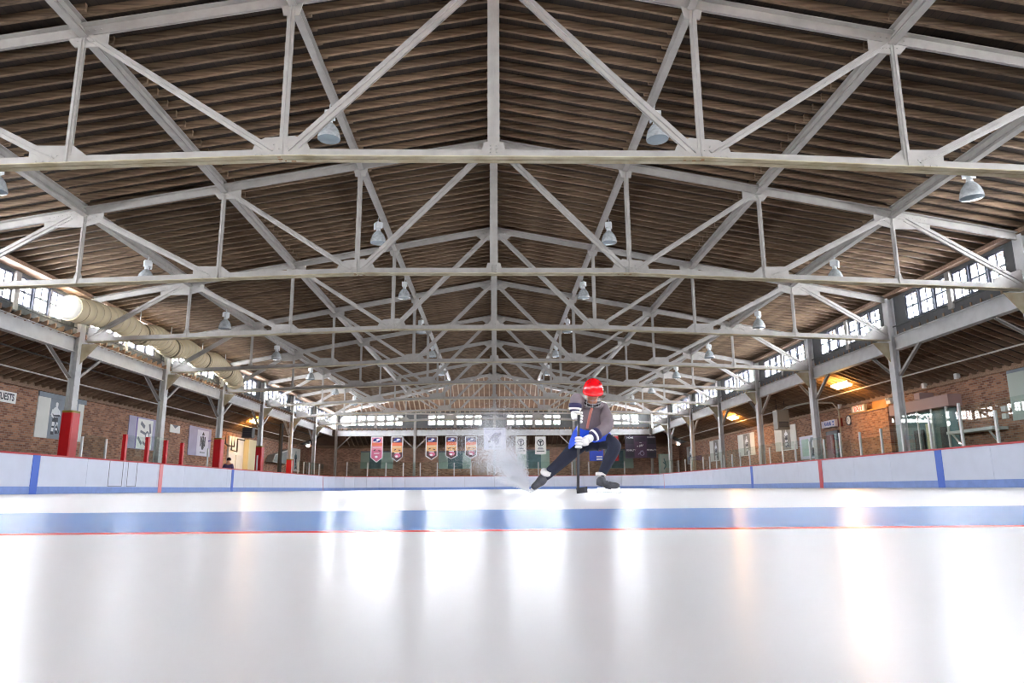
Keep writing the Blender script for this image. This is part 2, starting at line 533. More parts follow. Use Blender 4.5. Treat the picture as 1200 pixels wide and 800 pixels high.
for sgn in (-1, 1):
    mesh_cache = {}
    far = MB()
    count = 0
    n0 = int((5.1-T0)/STEP)
    for i in range(n0, 200):
        y = T0 + (i+0.5)*STEP
        if y > YE: break
        for k, (x0, x1) in enumerate(SEG):
            yy = y + (0.034 if k % 2 else -0.034)
            if y > TY(8):
                xm = 13.8*(y-TY(8))/(YE-TY(8))
                if x1 < xm+0.1: continue
                x0 = max(x0, xm)
            if count < 300:
                key = (k, round(x0, 3))
                if key not in mesh_cache:
                    mb = MB(); mb.add([(sgn*p[0], p[1], p[2]) for p in rafter_verts(x0, x1, 0)], BOXF if sgn > 0 else [tuple(reversed(f)) for f in BOXF])
                    mesh_cache[key] = mb.mesh('rafter', 'rafter')
                o = link('rafter', mesh_cache[key], roofs[sgn], (0, yy + random.uniform(-0.02, 0.02), random.uniform(-0.008, 0.004)))
                count += 1
            else:
                far.add([(sgn*p[0], p[1], p[2]) for p in rafter_verts(x0, x1, yy)], BOXF if sgn > 0 else [tuple(reversed(f)) for f in BOXF])
    tag(far.build('far_rafters', 'rafter', roofs[sgn]), kind='stuff')
# hip end of the roof
b = MB()
xe = 14.75
low = [(0, TY(8), zc(0)+RB+RH), (xe, hip_y(xe), zc(xe)+RB+RH), (-xe, hip_y(xe), zc(xe)+RB+RH)]
vs = low + [(p[0], p[1], p[2]+0.05) for p in low]
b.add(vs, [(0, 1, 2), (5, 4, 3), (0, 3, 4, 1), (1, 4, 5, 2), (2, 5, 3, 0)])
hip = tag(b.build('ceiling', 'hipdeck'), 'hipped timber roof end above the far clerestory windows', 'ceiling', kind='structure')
for i in range(-32, 33):
    x = i*STEP
    y0 = hip_y(x)+0.05
    if y0 > YE-0.2: continue
    def zh(y): return HA - (HA-HC)*(y-TY(8))/(YE-TY(8)) + RB
    mb = MB()
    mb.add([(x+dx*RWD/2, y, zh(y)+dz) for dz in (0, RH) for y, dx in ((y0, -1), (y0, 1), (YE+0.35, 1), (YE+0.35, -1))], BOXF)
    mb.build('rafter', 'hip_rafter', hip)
for sgn in (-1, 1):
    mb = MB(); mb.bar((0, TY(8)+0.05, zc(0)+0.1), (sgn*13.7, YE, zc(13.7)+0.1), 0.16, 0.24)
    mb.build('hip_rafter', 'steel', hip)

# ------------------------------------------------------------------ aisle roofs
AZ0, AZ1 = 5.10, 3.84                       # rafter underside over the beam and at the brick wall
AX0, AX1 = 13.78, 16.95
def az(x): return AZ0 + (AZ1-AZ0)*(abs(x)-AX0)/(AX1-AX0)
aisle = {}
for sgn in (-1, 1):
    b = MB()
    yb = YW
    low = [(sgn*13.98, YF-3.4, az(13.98)+0.15), (sgn*17.2, YF-3.4, az(17.2)+0.15), (sgn*17.2, YW+0.3, az(17.2)+0.15), (sgn*13.98, YE, az(13.98)+0.15)]
    vs = low + [(p[0], p[1], p[2]+0.05) for p in low]
    b.add(vs, [(0, 1, 2, 3), (7, 6, 5, 4), (0, 4, 5, 1), (1, 5, 6, 2), (2, 6, 7, 3), (3, 7, 4, 0)])
    aisle[sgn] = tag(b.build('ceiling', 'deck'), 'low lean-to timber roof over the %s walkway' % ('left' if sgn < 0 else 'right'), 'ceiling', kind='structure')
    mb = MB()
    mb.add([(sgn*x, dy*0.03, az(x)+dz) for dz in (0, 0.15) for x, dy in ((AX0, -1), (AX1, -1), (AX1, 1), (AX0, 1))], BOXF)
    me = mb.mesh('rafter', 'aisle_rafter')
    for i in range(n0, 200):
        y = T0 + (i+0.5)*STEP
        if y > YE: break
        link('rafter', me, aisle[sgn], (0, y + random.uniform(-0.02, 0.02), 0))
b = MB()
def ay(y): return AZ0 + (AZ1-AZ0)*(y-(YE-0.24))/(YW+0.15-(YE-0.24))
low = [(-13.98, YE, ay(YE)+0.15), (13.98, YE, ay(YE)+0.15), (17.2, YW+0.3, ay(YW+0.3)+0.15), (-17.2, YW+0.3, ay(YW+0.3)+0.15)]
vs = low + [(p[0], p[1], p[2]+0.05) for p in low]
b.add(vs, [(0, 1, 2, 3), (7, 6, 5, 4), (0, 4, 5, 1), (1, 5, 6, 2), (2, 6, 7, 3), (3, 7, 4, 0)])
aend = tag(b.build('ceiling', 'enddeck'), 'low lean-to timber roof behind the far end beam', 'ceiling', kind='structure')
mb = MB()
mb.add([(dx*0.03, y, ay(y)+dz) for dz in (0, 0.15) for y, dx in ((YE-0.24, -1), (YE-0.24, 1), (YW+0.15, 1), (YW+0.15, -1))], BOXF)
me = mb.mesh('rafter', 'aisle_rafter')
for i in range(-31, 32): link('rafter', me, aend, (i*STEP+0.1, 0, 0))

# ------------------------------------------------------------------ windows (clerestory bays)
def sash_meshes(W_, H_, mt=0.055, t=0.06):
    f = MB()
    e = 0.045
    f.box((0, 0, t/2), (W_, e, t)); f.box((0, 0, H_-t/2), (W_, e, t))
    f.box((-W_/2+t/2, 0, H_/2), (t, e, H_-2*t)); f.box((W_/2-t/2, 0, H_/2), (t, e, H_-2*t))
    f.box((0, 0, H_/2), (W_-2*t, e*0.7, mt)); 
    f.box((0, 0, H_/4), (mt if mt < 0.1 else 0.04, e*0.7, H_/2-t)); f.box((0, 0, H_*3/4), (mt if mt < 0.1 else 0.04, e*0.7, H_/2-t))
    p = MB(); p.box((0, 0, 0), ((W_-2*t)/2-0.02, 0.006, H_/2-t-0.02))
    return f, p, t
def make_window(idx, length, label, paint, post_paint, mt=0.055, t=0.06, GAP=0.09):
    """bay of glazing along local x, inside face towards local -y, base at the beam top"""
    root = thing('window_%d' % idx, (0, 0, 0), label, 'window', 'clerestory windows', kind='structure')
    Z0, Z1, Z2, Z3 = 5.08, 5.47, 6.36, 6.66
    W_ = 0.79-GAP
    H_ = Z2-Z0-(Z1-Z0)
    half = (3*W_+2*GAP)
    post = 0.22
    fr = MB()
    fr.span(-length/2, length/2, 0, 0.1, Z0, Z1)
    fr.span(-length/2, length/2, 0, 0.1, Z2, Z3)
    x0 = -post/2-half
    fr.span(-length/2, x0, 0, 0.1, Z1, Z2); fr.span(-x0, length/2, 0, 0.1, Z1, Z2)
    fr.span(-length/2, length/2, -0.05, 0.02, Z1-0.06, Z1-0.02)
    fr.build('frame', post_paint, root)
    ps = MB(); ps.span(-post/2, post/2, -0.07, 0.1, Z1-0.2, Z2+0.05)
    ps.build('post', 'steel', root)
    mu = MB()
    for s in (-1, 1):
        for k in (1, 2):
            xm = s*(post/2 + k*W_ + (k-0.5)*GAP)
            mu.span(xm-GAP/2, xm+GAP/2, -0.02, 0.1, Z1, Z2)
    mu.build('mullions', paint, root)
    f, p, t = sash_meshes(W_, H_, mt, t)
    fm, pm = f.mesh('sash', paint), p.mesh('pane', 'pane')
    for s in (-1, 1):
        for k in range(3):
            xm = s*(post/2 + W_/2 + k*(W_+GAP))
            so = link('sash', fm, root, (xm, 0.05, Z1))
            for ix in (-1, 1):
                for iz in (0.25, 0.75):
                    link('pane', pm, so, (ix*(W_-2*t)/4, 0, H_*iz + (0.5-iz)*0.08))
    return root
proto = make_window(1, 6.38, 'x', 'sashpaint', 'grey')
kids_index(proto)
wn = 1
first = True
for sgn in (-1, 1):
    for i in range(-1, 9):
        o = proto if first else copy_tree(proto)
        o.name = 'window_%d' % wn
        first = False
        X = (XL-0.06) if sgn < 0 else (XR+0.06)
        o.location = (X, TY(i)+SP/2, 0)
        o.rotation_euler = (0, 0, math.pi/2 if sgn < 0 else -math.pi/2)
        o['label'] = 'clerestory window of six sashes, %s wall, %s bay from the camera' % ('left' if sgn < 0 else 'right', ORD[i]) if i > 0 else 'clerestory window of six sashes, %s wall, %s' % ('left' if sgn < 0 else 'right', 'beside the camera' if i == 0 else 'behind the camera')
        wn += 1
protoe = make_window(99, 6.86, 'x', 'endsash', 'grey', 0.12, 0.07, 0.14)
kids_index(protoe)
for j in range(4):
    o = protoe if j == 0 else copy_tree(protoe)
    o.name = 'window_%d' % wn
    o.location = (-10.29+6.86*j, YE+0.05, 0)
    o['label'] = 'clerestory window in the far end wall, %s from its left end' % ORD[j+1]
    wn += 1
for j in range(4):
    o = copy_tree(protoe)
    o.name = 'window_%d' % wn
    o.location = (-10.29+6.86*j, YF-0.05, 0)
    o.rotation_euler = (0, 0, math.pi)
    o['label'] = 'clerestory window in the end wall behind the camera, %s from its left end' % ORD[j+1]
    wn += 1
for sgn in (-1, 1):
    b = MB()
    b.span(sgn*13.55, sgn*14.1, YF, YE, 6.45, 6.56)
    b.span(sgn*13.9, sgn*14.2, YF, YE, 6.5, 6.7)
    tag(b.build('trim_%d' % (1 if sgn < 0 else 2), 'aisle_rafter'), 'timber eave plate above the %s clerestory windows' % ('left' if sgn < 0 else 'right'), 'trim', kind='structure')
b = MB(); b.span(-13.6, 13.6, YE-0.2, YE+0.2, 6.42, 6.54)
tag(b.build('trim_3', 'steel'), 'pale plate above the far end clerestory windows', 'trim', kind='structure')

# ------------------------------------------------------------------ trusses
def tbar(mb, a, b2, w_, dpt=0.05):
    """riveted T section lying in the truss plane"""
    d = (Vector(b2)-Vector(a)).normalized()
    nrm = Vector((0, 1, 0))
    mb.bar(a, b2, w_, 0.014, nrm, 0, -0.022)
    mb.bar(a, b2, w_, 0.014, nrm, 0, 0.022)
    mb.bar(a, b2, 0.018, dpt+0.06, nrm, 0, 0)
def make_truss():
    root = thing('roof_truss', (0, 0, 0), 'x', 'truss', 'roof trusses')
    N = {k: Vector((k*D, 0, 0)) for k in range(-4, 5)}
    def bt(k): return Vector((k*D if abs(k) < 4 else math.copysign(13.62, k), 0, zb(k*D)))
    def tp(k): return Vector((k*D if abs(k) < 4 else math.copysign(13.62, k), 0, zc(k*D)))
    mb = MB()
    for a, c in ((-4, -1), (-1, 1), (1, 4)):
        A, B = bt(a), bt(c)
        for s in (-1, 1):
            mb.bar(A, B, 0.115, 0.016, (0, 0, 1), s*0.0675, 0.0, 1)
            mb.bar(A, B, 0.014, 0.16, (0, 0, 1), s*0.02, 0.08, 0)
    for s in (-1, 1):                      # rust spots under the splice
        for k in range(9):
            mb.box((s*D+random.uniform(-0.5, 0.5), random.uniform(-0.1, 0.1), HB-0.009), (random.uniform(0.02, 0.09), random.uniform(0.01, 0.04), 0.004), 2)
    mb.build('bottom_chord', ['steel', 'flange', 'rust'], root)
    for s in (-1, 1):
        mb = MB()
        A, B = tp(0), tp(4*s)
        for q in (-1, 1):
            mb.bar(A, B, 0.115, 0.016, (0, 0, 1), q*0.0675, 0.09, 0)
            mb.bar(A, B, 0.014, 0.17, (0, 0, 1), q*0.02, 0.0, 0)
        mb.build('top_chord', 'steel', root)
    mb = MB(); tbar(mb, bt(0)+Vector((0, 0, 0.02)), tp(0), 0.2, 0.14); mb.build('king_post', 'steel', root)
    for s in (-1, 1):
        for k, w_ in ((1, 0.12), (2, 0.1), (3, 0.095)):
            mb = MB(); tbar(mb, bt(k*s)+Vector((0, 0, 0.03)), tp(k*s)-Vector((0, 0, 0.03)), w_); mb.build('vertical', 'steel', root)
        for a, c, w_ in ((tp(0)+Vector((s*0.12, 0, -0.12)), bt(s)+Vector((-s*0.1, 0, 0.12)), 0.16), (tp(2*s)+Vector((-s*0.1, 0, -0.1)), bt(s)+Vector((s*0.16, 0, 0.12)), 0.12),
                         (tp(3*s)+Vector((-s*0.1, 0, -0.08)), bt(2*s)+Vector((s*0.2, 0, 0.1)), 0.14), (tp(3*s)+Vector((s*0.35, 0, -0.14)), bt(4*s)+Vector((-s*0.02, 0, 0.16)), 0.17)):
            mb = MB(); tbar(mb, a, c, w_); mb.build('diagonal', 'steel', root)
    riv = MB()
    def rivet(x, z):
        r = 0.017
        y = -0.03
        riv.add([(x+r, y, z), (x, y, z+r), (x-r, y, z), (x, y, z-r), (x, y-0.014, z)], [(0, 1, 4), (1, 2, 4), (2, 3, 4), (3, 0, 4)])
    def gus(poly, c):
        mb = MB()
        mb.prism([(p[0], p[1]) for p in poly], (c.x, 0.014, c.z), (1, 0, 0), (0, 0, 1), 0.028)
        mb.build('gusset_plate', 'steel', root)
    up_sl = SLOPE
    gus([(-0.62, -0.09-0.62*up_sl), (-0.42, -0.36), (0.42, -0.36), (0.62, -0.09-0.62*up_sl), (0.34, 0.08), (0, 0.16), (-0.34, 0.08)], tp(0))
    gus([(-0.24, 0), (0.24, 0), (0.16, 0.3), (-0.16, 0.3)], bt(0))
    for s in (-1, 1):
        def F(poly):
            q = [(s*p[0], p[1]) for p in poly]
            return q if s > 0 else q[::-1]
        gus(F([(-0.52, 0.02), (0.54, 0.02), (0.44, 0.28), (0.3, 0.36), (-0.18, 0.4), (-0.38, 0.3)]), bt(s))
        gus(F([(-0.13, -0.3), (0.13, -0.3), (0.2, 0.0), (-0.2, 0.0)]), tp(s))
        gus(F([(-0.5, 0.02), (0.62, 0.02), (0.62, 0.34), (-0.08, 0.34)]), bt(2*s))
        gus(F([(-0.42, -0.28), (0.12, -0.3), (0.34, -0.05), (0.34, 0.06), (-0.42, 0.12)]), tp(2*s))
        gus(F([(-0.16, 0.02), (0.16, 0.02), (0.06, 0.3), (-0.06, 0.3)]), bt(3*s))
        gus(F([(-0.46, -0.28), (0.05, -0.42), (0.98, -0.42), (1.0, -0.16), (1.0, -0.12), (-0.46, 0.14)]), tp(3*s))
        gus(F([(-0.82, 0.02), (0.0, 0.02), (0.0, 0.5), (-0.1, 0.55), (-0.82, 0.3)]), bt(4*s))
        for j in range(9): rivet(s*D - 0.42 + j*0.105, HB+0.05)
        for j in range(4): rivet(s*(D+0.05+0.09*j)+0, HB+0.16+0.07*(j % 2)); rivet(s*(D-0.1-0.07*j), HB+0.16+0.06*j)
        for j in range(9): rivet(s*(2*D-0.4+j*0.11), zb(2*D)+0.05)
        for j in range(5): rivet(s*(2*D+0.24+j*0.07), zb(2*D)+0.14+j*0.03)
        for j in range(6): rivet(s*(2*D-0.3+j*0.1), zc(2*D-0.3+j*0.1)-0.02); rivet(s*(2*D-0.24+j*0.06), zc(2*D)-0.2)
        for j in range(13): rivet(s*(3*D-0.4+j*0.105), zc(3*D-0.4+j*0.105)-0.03)
        for j in range(6): rivet(s*(3*D+0.3+j*0.08), zc(3*D+0.3)-0.16-j*0.045); rivet(s*(3*D-0.3+j*0.05), zc(3*D)-0.14-j*0.03)
        for j in range(8): rivet(s*(13.0+j*0.075), HB4+0.06); rivet(s*13.58, HB4+0.02+j*0.065)
        for j in range(5): rivet(s*(0.12+j*0.09), HA-0.06-j*0.02)
        for j in range(4): rivet(s*0.06, HA-0.12-j*0.07); rivet(s*0.05, HB+0.05+j*0.06)
    tag(riv.build('rivets', 'steel', root), kind='stuff')
    return root
tr = make_truss()
kids_index(tr)
for i in range(1, 9):
    o = tr if i == 1 else copy_tree(tr)
    o.location = (0, TY(i), 0)
    o['label'] = ('white riveted steel roof truss spanning the rink, nearest the camera' if i == 1 else
                  'white riveted steel roof truss spanning the rink, last before the hipped end' if i == 8 else
                  'white riveted steel roof truss spanning the rink, %s from the camera' % ORD[i])

# ------------------------------------------------------------------ purlins
def purlin_mesh(length):
    mb = MB()
    h = 0.3
    mb.box((0, 0, h/2-0.008), (0.15, length, 0.016)); mb.box((0, 0, -h/2+0.008), (0.13, length, 0.016)); mb.box((0, 0, 0), (0.014, length, h-0.032))
    mb.box((0, 0, -0.02), (0.05, length, 0.02))
    return mb.mesh('purlin', 'steel')
pmesh = purlin_mesh(SP-0.06)
for i in range(0, 8):
    for k in range(-3, 4):
        if k == 0 : nm, lb = 'ridge_beam', 'white steel ridge beam %s' % ('over the camera' if i == 0 else 'in the %s bay from the camera' % ORD[i])
        else: nm, lb = 'steel_purlin', 'white steel purlin, %s row %s of the ridge, %s' % (ORD[abs(k)], 'left' if k < 0 else 'right', 'passing overhead before the nearest truss' if i == 0 else '%s bay from the camera' % ORD[i])
        o = link(nm, pmesh, None, (k*D, TY(i)+SP/2, zc(k*D)+0.015 - (0.03 if k == 0 else 0)))
        if k: o.rotation_euler = (0, math.copysign(math.atan(SLOPE), k), 0)
        tag(o, lb, 'beam' if k == 0 else 'purlin', 'roof purlins')

# ------------------------------------------------------------------ columns, beams, braces
def make_column(sgn, pad=None):
    X = XL if sgn < 0 else XR
    mb = MB()
    ox = -sgn*0.065
    for s in (-1, 1): mb.box((ox+s*0.1, 0, 3.2), (0.024, 0.32, 6.44))
    mb.box((ox, 0, 3.2), (0.18, 0.03, 6.44))
    for z in np.arange(1.4, 6.3, 0.16):
        for dy in (-0.12, 0.12): mb.box((ox-sgn*0.114, dy, z), (0.01, 0.022, 0.022))
    root = thing('steel_column', (X, 0, 0), 'x', 'column', 'steel columns')
    mb.build('shaft', 'beam', root)
    for s in (-1, 1):
        mb = MB()
        mb.bar((0, s*0.16, 3.72), (0, s*1.5, 4.6), 0.13, 0.014, (0, 0, 1), 0, 0)
        mb.bar((0, s*0.16, 3.72), (0, s*1.5, 4.6), 0.016, 0.09, (0, 0, 1), 0.055, 0)
        mb.build('knee_brace', 'steel', root)
    mb = MB(); mb.prism([(0.19, 4.2), (0.75, 4.88), (0.19, 4.88)] if sgn < 0 else [(-0.19, 4.2), (-0.19, 4.88), (-0.75, 4.88)], (0, 0.01, 0), (1, 0, 0), (0, 0, 1), 0.02)
    mb.build('bracket_plate', 'flange', root)
    if pad:
        h = pad
        p = MB()
        pr = [(-0.25, -0.21), (-0.21, -0.25), (0.21, -0.25), (0.25, -0.21), (0.25, 0.21), (0.21, 0.25), (-0.21, 0.25), (-0.25, 0.21)]
        pr = [(ox - sgn*0.04 + x*0.74, y*0.92) for x, y in pr]
        p.prism(pr, (0, 0, 0.02), (1, 0, 0), (0, 1, 0), h-0.02)
        po = p.build('padding', 'pad', root)
        c = MB(); c.prism(pr, (0, 0, h), (1, 0, 0), (0, 1, 0), 0.07)
        c.build('collar', 'padtrim', po)
    return root
pads = {(-1, 3): 2.58, (-1, 5): 2.58, (-1, 6): 2.55, (-1, 7): 2.05}
for sgn in (-1, 1):
    base = make_column(sgn)
    kids_index(base)
    for i in range(1, 9):
        if (sgn, i) in pads: o = make_column(sgn, pads[(sgn, i)])
        else: o = base if i == 1 else copy_tree(base)
        o.location = (XL if sgn < 0 else XR, TY(i), 0)
        side = 'left' if sgn < 0 else 'right'
        o['label'] = 'white steel column with %sat the %s end of the %s truss' % ('red padding ' if (sgn, i) in pads else 'bare knee braces ', side, ORD[i])
def beam_mesh(length):
    mb = MB()
    h = 0.5
    mb.box((0, 0, 4.83+h/2-0.01), (0.24, length, 0.02)); mb.box((0, 0, 4.83-h/2+0.01), (0.24, length, 0.02)); mb.box((0, 0, 4.83), (0.06, length, h-0.04))
    return mb.mesh('eave_beam', 'beam')
bm_ = beam_mesh(SP-0.38)
for sgn in (-1, 1):
    for i in range(-1, 9):
        L = 'white steel eave beam above the %s walkway, %s' % ('left' if sgn < 0 else 'right', 'behind the camera' if i < 0 else 'beside the camera' if i == 0 else '%s bay from the camera' % ORD[i])
        tag(link('eave_beam', bm_, None, (XL if sgn < 0 else XR, TY(i)+SP/2, 0)), L, 'beam', 'eave beams')
bm2 = beam_mesh(6.6)
for j in range(4):
    o = link('eave_beam', bm2, None, (-10.29+6.86*j, YE-0.02, 0))
    o.rotation_euler = (0, 0, math.pi/2)
    tag(o, 'white steel beam across the far end, %s length from the left' % ORD[j+1], 'beam', 'far end beams')
for j, x in enumerate((-13.62, -6.88, 0.0, 6.88, 13.62)):
    corner = abs(x) > 10
    root = thing('end_column', (x, YE-0.02, 0), 'slim white %s column under the far end beam, %s from the left' % ('corner' if corner else 'post', ORD[j+1]), 'column', 'far end columns')
    mb = MB(); mb.box((0, 0, 3.22), (0.2, 0.2, 6.44)); mb.build('shaft', 'steel', root)
    for s in (-1, 1):
        if corner and s*x > 0: continue
        mb = MB(); mb.bar((s*0.1, 0, 3.5), (s*1.25, 0, 4.6), 0.1, 0.08, (0, 0, 1)); mb.build('knee_brace', 'steel', root)

# ================================================================== RINK BOARDS
def board_path(off=0.0):  # open towards the camera end
    r = 5.5
    yc = 61.3-r
    xs = 13.05+off
    pts = []
    y = 4.0
    while y < yc-0.5:
        pts.append((-xs, y)); y += 2.44
    pts.append((-xs, yc))
    ra = r+off
    for k in range(1, 9):
        a = math.pi - k*math.pi/2/8
        pts.append((-13.05+r+ra*math.cos(a), yc+ra*math.sin(a)))
    x = -13.05+r
    n = 6
    for k in range(1, n+1): pts.append((x+(2*(13.05-r))*k/n, 61.3+off))
    for k in range(1, 9):
        a = math.pi/2 - k*math.pi/2/8
        pts.append((13.05-r+ra*math.cos(a), yc+ra*math.sin(a)))
    rs = []
    y = 4.0
    while y < yc-0.5:
        rs.append((xs, y)); y += 2.44
    pts += rs[::-1]
    return pts
BP = board_path(0.0)
boards = thing('rink_boards', (0, 0, 0), 'white hockey rink boards with red cap rail and blue kick plate', 'boards')
kick = MB(); cap = MB(); gaps = MB()
for a, c in zip(BP[:-1], BP[1:]):
    A, B = Vector((a[0], a[1], 0)), Vector((c[0], c[1], 0))
    d = (B-A).normalized()
    out = Vector((-d.y, d.x, 0))            # away from the ice
    A2, B2 = A + d*0.005, B - d*0.005
    mb = MB(); mb.bar(A2+out*0.04+Vector((0, 0, 0.55)), B2+out*0.04+Vector((0, 0, 0.55)), 0.05, 1.08); mb.build('board_panel', 'board', boards)
    kick.bar(A+out*0.02+Vector((0, 0, 0.105)), B+out*0.02+Vector((0, 0, 0.105)), 0.03, 0.21)
    cap.bar(A-d*0.01+out*0.05+Vector((0, 0, 1.105)), B+d*0.01+out*0.05+Vector((0, 0, 1.11)), 0.12, 0.048)
    gaps.bar(A+out*0.06+Vector((0, 0, 0.54)), B+out*0.06+Vector((0, 0, 0.54)), 0.02, 1.06)
kick.build('kick_plate', 'kick', boards); cap.build('cap_rail', 'cap', boards); gaps.build('backing', 'gap', boards)
for sgn in (-1, 1):
    for y, hw, m in ((20.886, 0.16, 'blueline'), (28.666, 0.15, 'redline' if sgn > 0 else 'pinkline'), (36.449, 0.15, 'blueline'), (55.6, 0.03, 'redline')):
        mb = MB(); mb.span(sgn*13.049, sgn*13.062, y-hw, y+hw, 0.0, 1.088); mb.build('line_marking', m, boards)
for y0, y1 in ((24.85, 25.75), (26.1, 26.75)):
    mb = MB()
    for q in (y0, y1): mb.span(-13.064, -13.058, q-0.012, q+0.012, 0.22, 1.08)
    mb.span(-13.064, -13.058, y0, y1, 0.22, 0.24)
    mb.build('gate_outline', 'gap', boards)

# glass on the boards
def glass_run(name, label, posts, panes, prefix_red=()):
    root = thing(name, (0, 0, 0), label, 'rink glass')
    for (x, y, zt, wdt, red) in posts:
        mb = MB()
        mb.box((x, y, (1.1+zt)/2), (0.06 if abs(x) > 12 else wdt, wdt if abs(x) > 12 else 0.06, zt-1.1))
        if red:
            mb2 = MB(); mb2.box((x+0.06, y-0.05, (1.12+zt)/2), (0.12, 0.13, zt-1.12))
        po = mb.build('glass_post', 'alu', root)
        if red: mb2.build('padding', 'pad', po)
    for (p0, p1, zt) in panes:
        mb = MB(); mb.bar((p0[0], p0[1], (1.12+zt)/2), (p1[0], p1[1], (1.12+zt)/2), 0.013, zt-1.12); mb.build('glass_pane', 'glass', root)
    return root
PR = [(18.3, 1.98), (19.72, 2.34), (21.17, 2.08), (22.67, 1.96), (23.93, 1.96), (25.36, 1.96), (26.86, 2.05), (28.21, 1.9), (29.52, 1.9), (30.98, 1.88), (32.38, 1.89), (33.9, 1.9), (35.26, 1.92),
      (36.66, 1.9), (38.08, 1.88), (39.4, 1.84), (40.81, 1.85), (42.24, 1.88), (43.59, 1.9), (44.95, 1.93), (47.82, 1.95), (49.22, 1.95), (51.06, 1.95), (53.3, 1.98)]
posts = [(13.09, y, z, 0.07, False) for y, z in PR]
panes = []
ys = [16.9] + [p[0] for p in PR] + [55.2]
for a, c in zip(ys[:-1], ys[1:]):
    m_ = (a+c)/2
    zt = 2.25 if m_ < 22 else (1.72 if 23.9 < m_ < 26.8 else (2.0 if m_ < 33 else 2.06))
    panes.append(((13.09, a+0.05, 0), (13.09, c-0.05, 0), zt))
glass_run('rink_glass', 'greenish safety glass with white posts along the right boards', posts, panes)
posts = [(-13.09, 23.1, 1.78, 0.06, False), (-13.09, 24.52, 1.8, 0.06, False), (-13.09, 25.68, 2.03, 0.06, True), (-13.09, 27.34, 2.05, 0.06, True), (-13.09, 28.87, 2.03, 0.05, True), (-13.09, 30.36, 2.02, 0.06, True)]
panes = [((-13.09, 23.15, 0), (-13.09, 24.47, 0), 1.85), ((-13.09, 25.95, 0), (-13.09, 27.2, 0), 2.03), ((-13.09, 27.6, 0), (-13.09, 29.2, 0), 2.12)]
y = 33.2
while y < 55.5:
    posts.append((-13.09, y, 1.95, 0.06, False))
    if y > 47: panes.append(((-13.09, y+0.05, 0), (-13.09, y+1.4, 0), 2.0))
    y += 1.45 if y > 46 else 6.9
glass_run('rink_glass', 'safety glass with red padded posts along the left boards', posts, panes)
posts, panes = [], []
px = -12.0
BPo = 61.34
while px < 12.2:
    yy = BPo if abs(px) < 7.6 else BPo-5.5+math.sqrt(max(0, 5.5**2-(abs(px)-7.55)**2))
    posts.append((px, yy, 2.25, 0.07, False))
    nx = px+1.43
    y2 = BPo if abs(nx) < 7.6 else BPo-5.5+math.sqrt(max(0, 5.5**2-(abs(nx)-7.55)**2))
    if nx < 12.2: panes.append(((px+0.05, yy, 0), (nx-0.05, y2, 0), 2.3))
    px = nx
glass_run('rink_glass', 'safety glass with white posts along the far end boards', posts, panes)

# ================================================================== DUCT
DP = [(21.9, 5.68), (23.4, 5.84), (24.8, 5.95), (26.3, 5.8), (27.6, 6.0), (28.9, 5.78), (30.4, 6.03), (32.1, 5.84), (33.5, 6.04), (34.9, 5.84), (36.0, 5.72), (36.9, 5.4)]
def dpos(y):
    for (a, za), (c, zb_) in zip(DP[:-1], DP[1:]):
        if y <= c:
            t = (y-a)/(c-a); t = t*t*(3-2*t)
            return Vector((-13.26 - (0.35 if y > 36.5 else 0)*(y-36.5), y, za+(zb_-za)*t))
    return Vector((-13.4, y, DP[-1][1]))
duct = thing('ventilation_duct', (0, 0, 0), 'cream ribbed flexible air duct hung below the left eave', 'duct')
cuts = [21.9, 26.3, 28.9, 32.1, 34.9, 36.9]
ribs = [0.42, 0.27, 0.3, 0.2, 0.24]
for k in range(5):
    pts, rs, mids = [], [], []
    y = cuts[k]
    while y < cuts[k+1]-0.03:
        e = (0.02 if (y-cuts[k]) < 0.05 or (cuts[k+1]-y) < 0.3 else 0)
        pts.append(dpos(y)); rs.append(0.385); mids.append(1)
        pts.append(dpos(y+0.03)); rs.append(0.385); mids.append(0)
        pts.append(dpos(y+0.05)); rs.append(0.41-e); mids.append(0)
        pts.append(dpos(y+ribs[k]-0.03)); rs.append(0.41-e); mids.append(0)
        y += ribs[k]
    mb = MB(); mb.tube(pts, rs, 22, cap=False, mids=mids)
    mb.build('duct_section', ['duct', 'ductseam'], duct, smooth=True)
    if k:
        c = dpos(cuts[k])
        mb = MB(); mb.tube([c-Vector((0, 0.04, 0)), c+Vector((0, 0.04, 0))], 0.42, 22); mb.build('joint_collar', 'ductseam', duct)
        mb = MB(); mb.tube([c+Vector((0, 0, 0.4)), (c.x, c.y, zc(c.x)+RB+0.02)], 0.012, 6); mb.build('hanger_rod', 'lampmetal', duct)
mb = MB()
c = dpos(21.9)
mb.lathe([(0.0, -0.2), (0.2, -0.17), (0.33, -0.1), (0.4, 0.02)], 22, c, R=Matrix.Rotation(-math.pi/2, 3, 'X'))
mb.build('end_cap', 'plastic', duct, smooth=True)
mb = MB(); mb.tube([c-Vector((0, 0.02, 0)), c+Vector((0, 0.03, 0))], 0.415, 22); mb.build('end_collar', 'duct', duct, smooth=False)

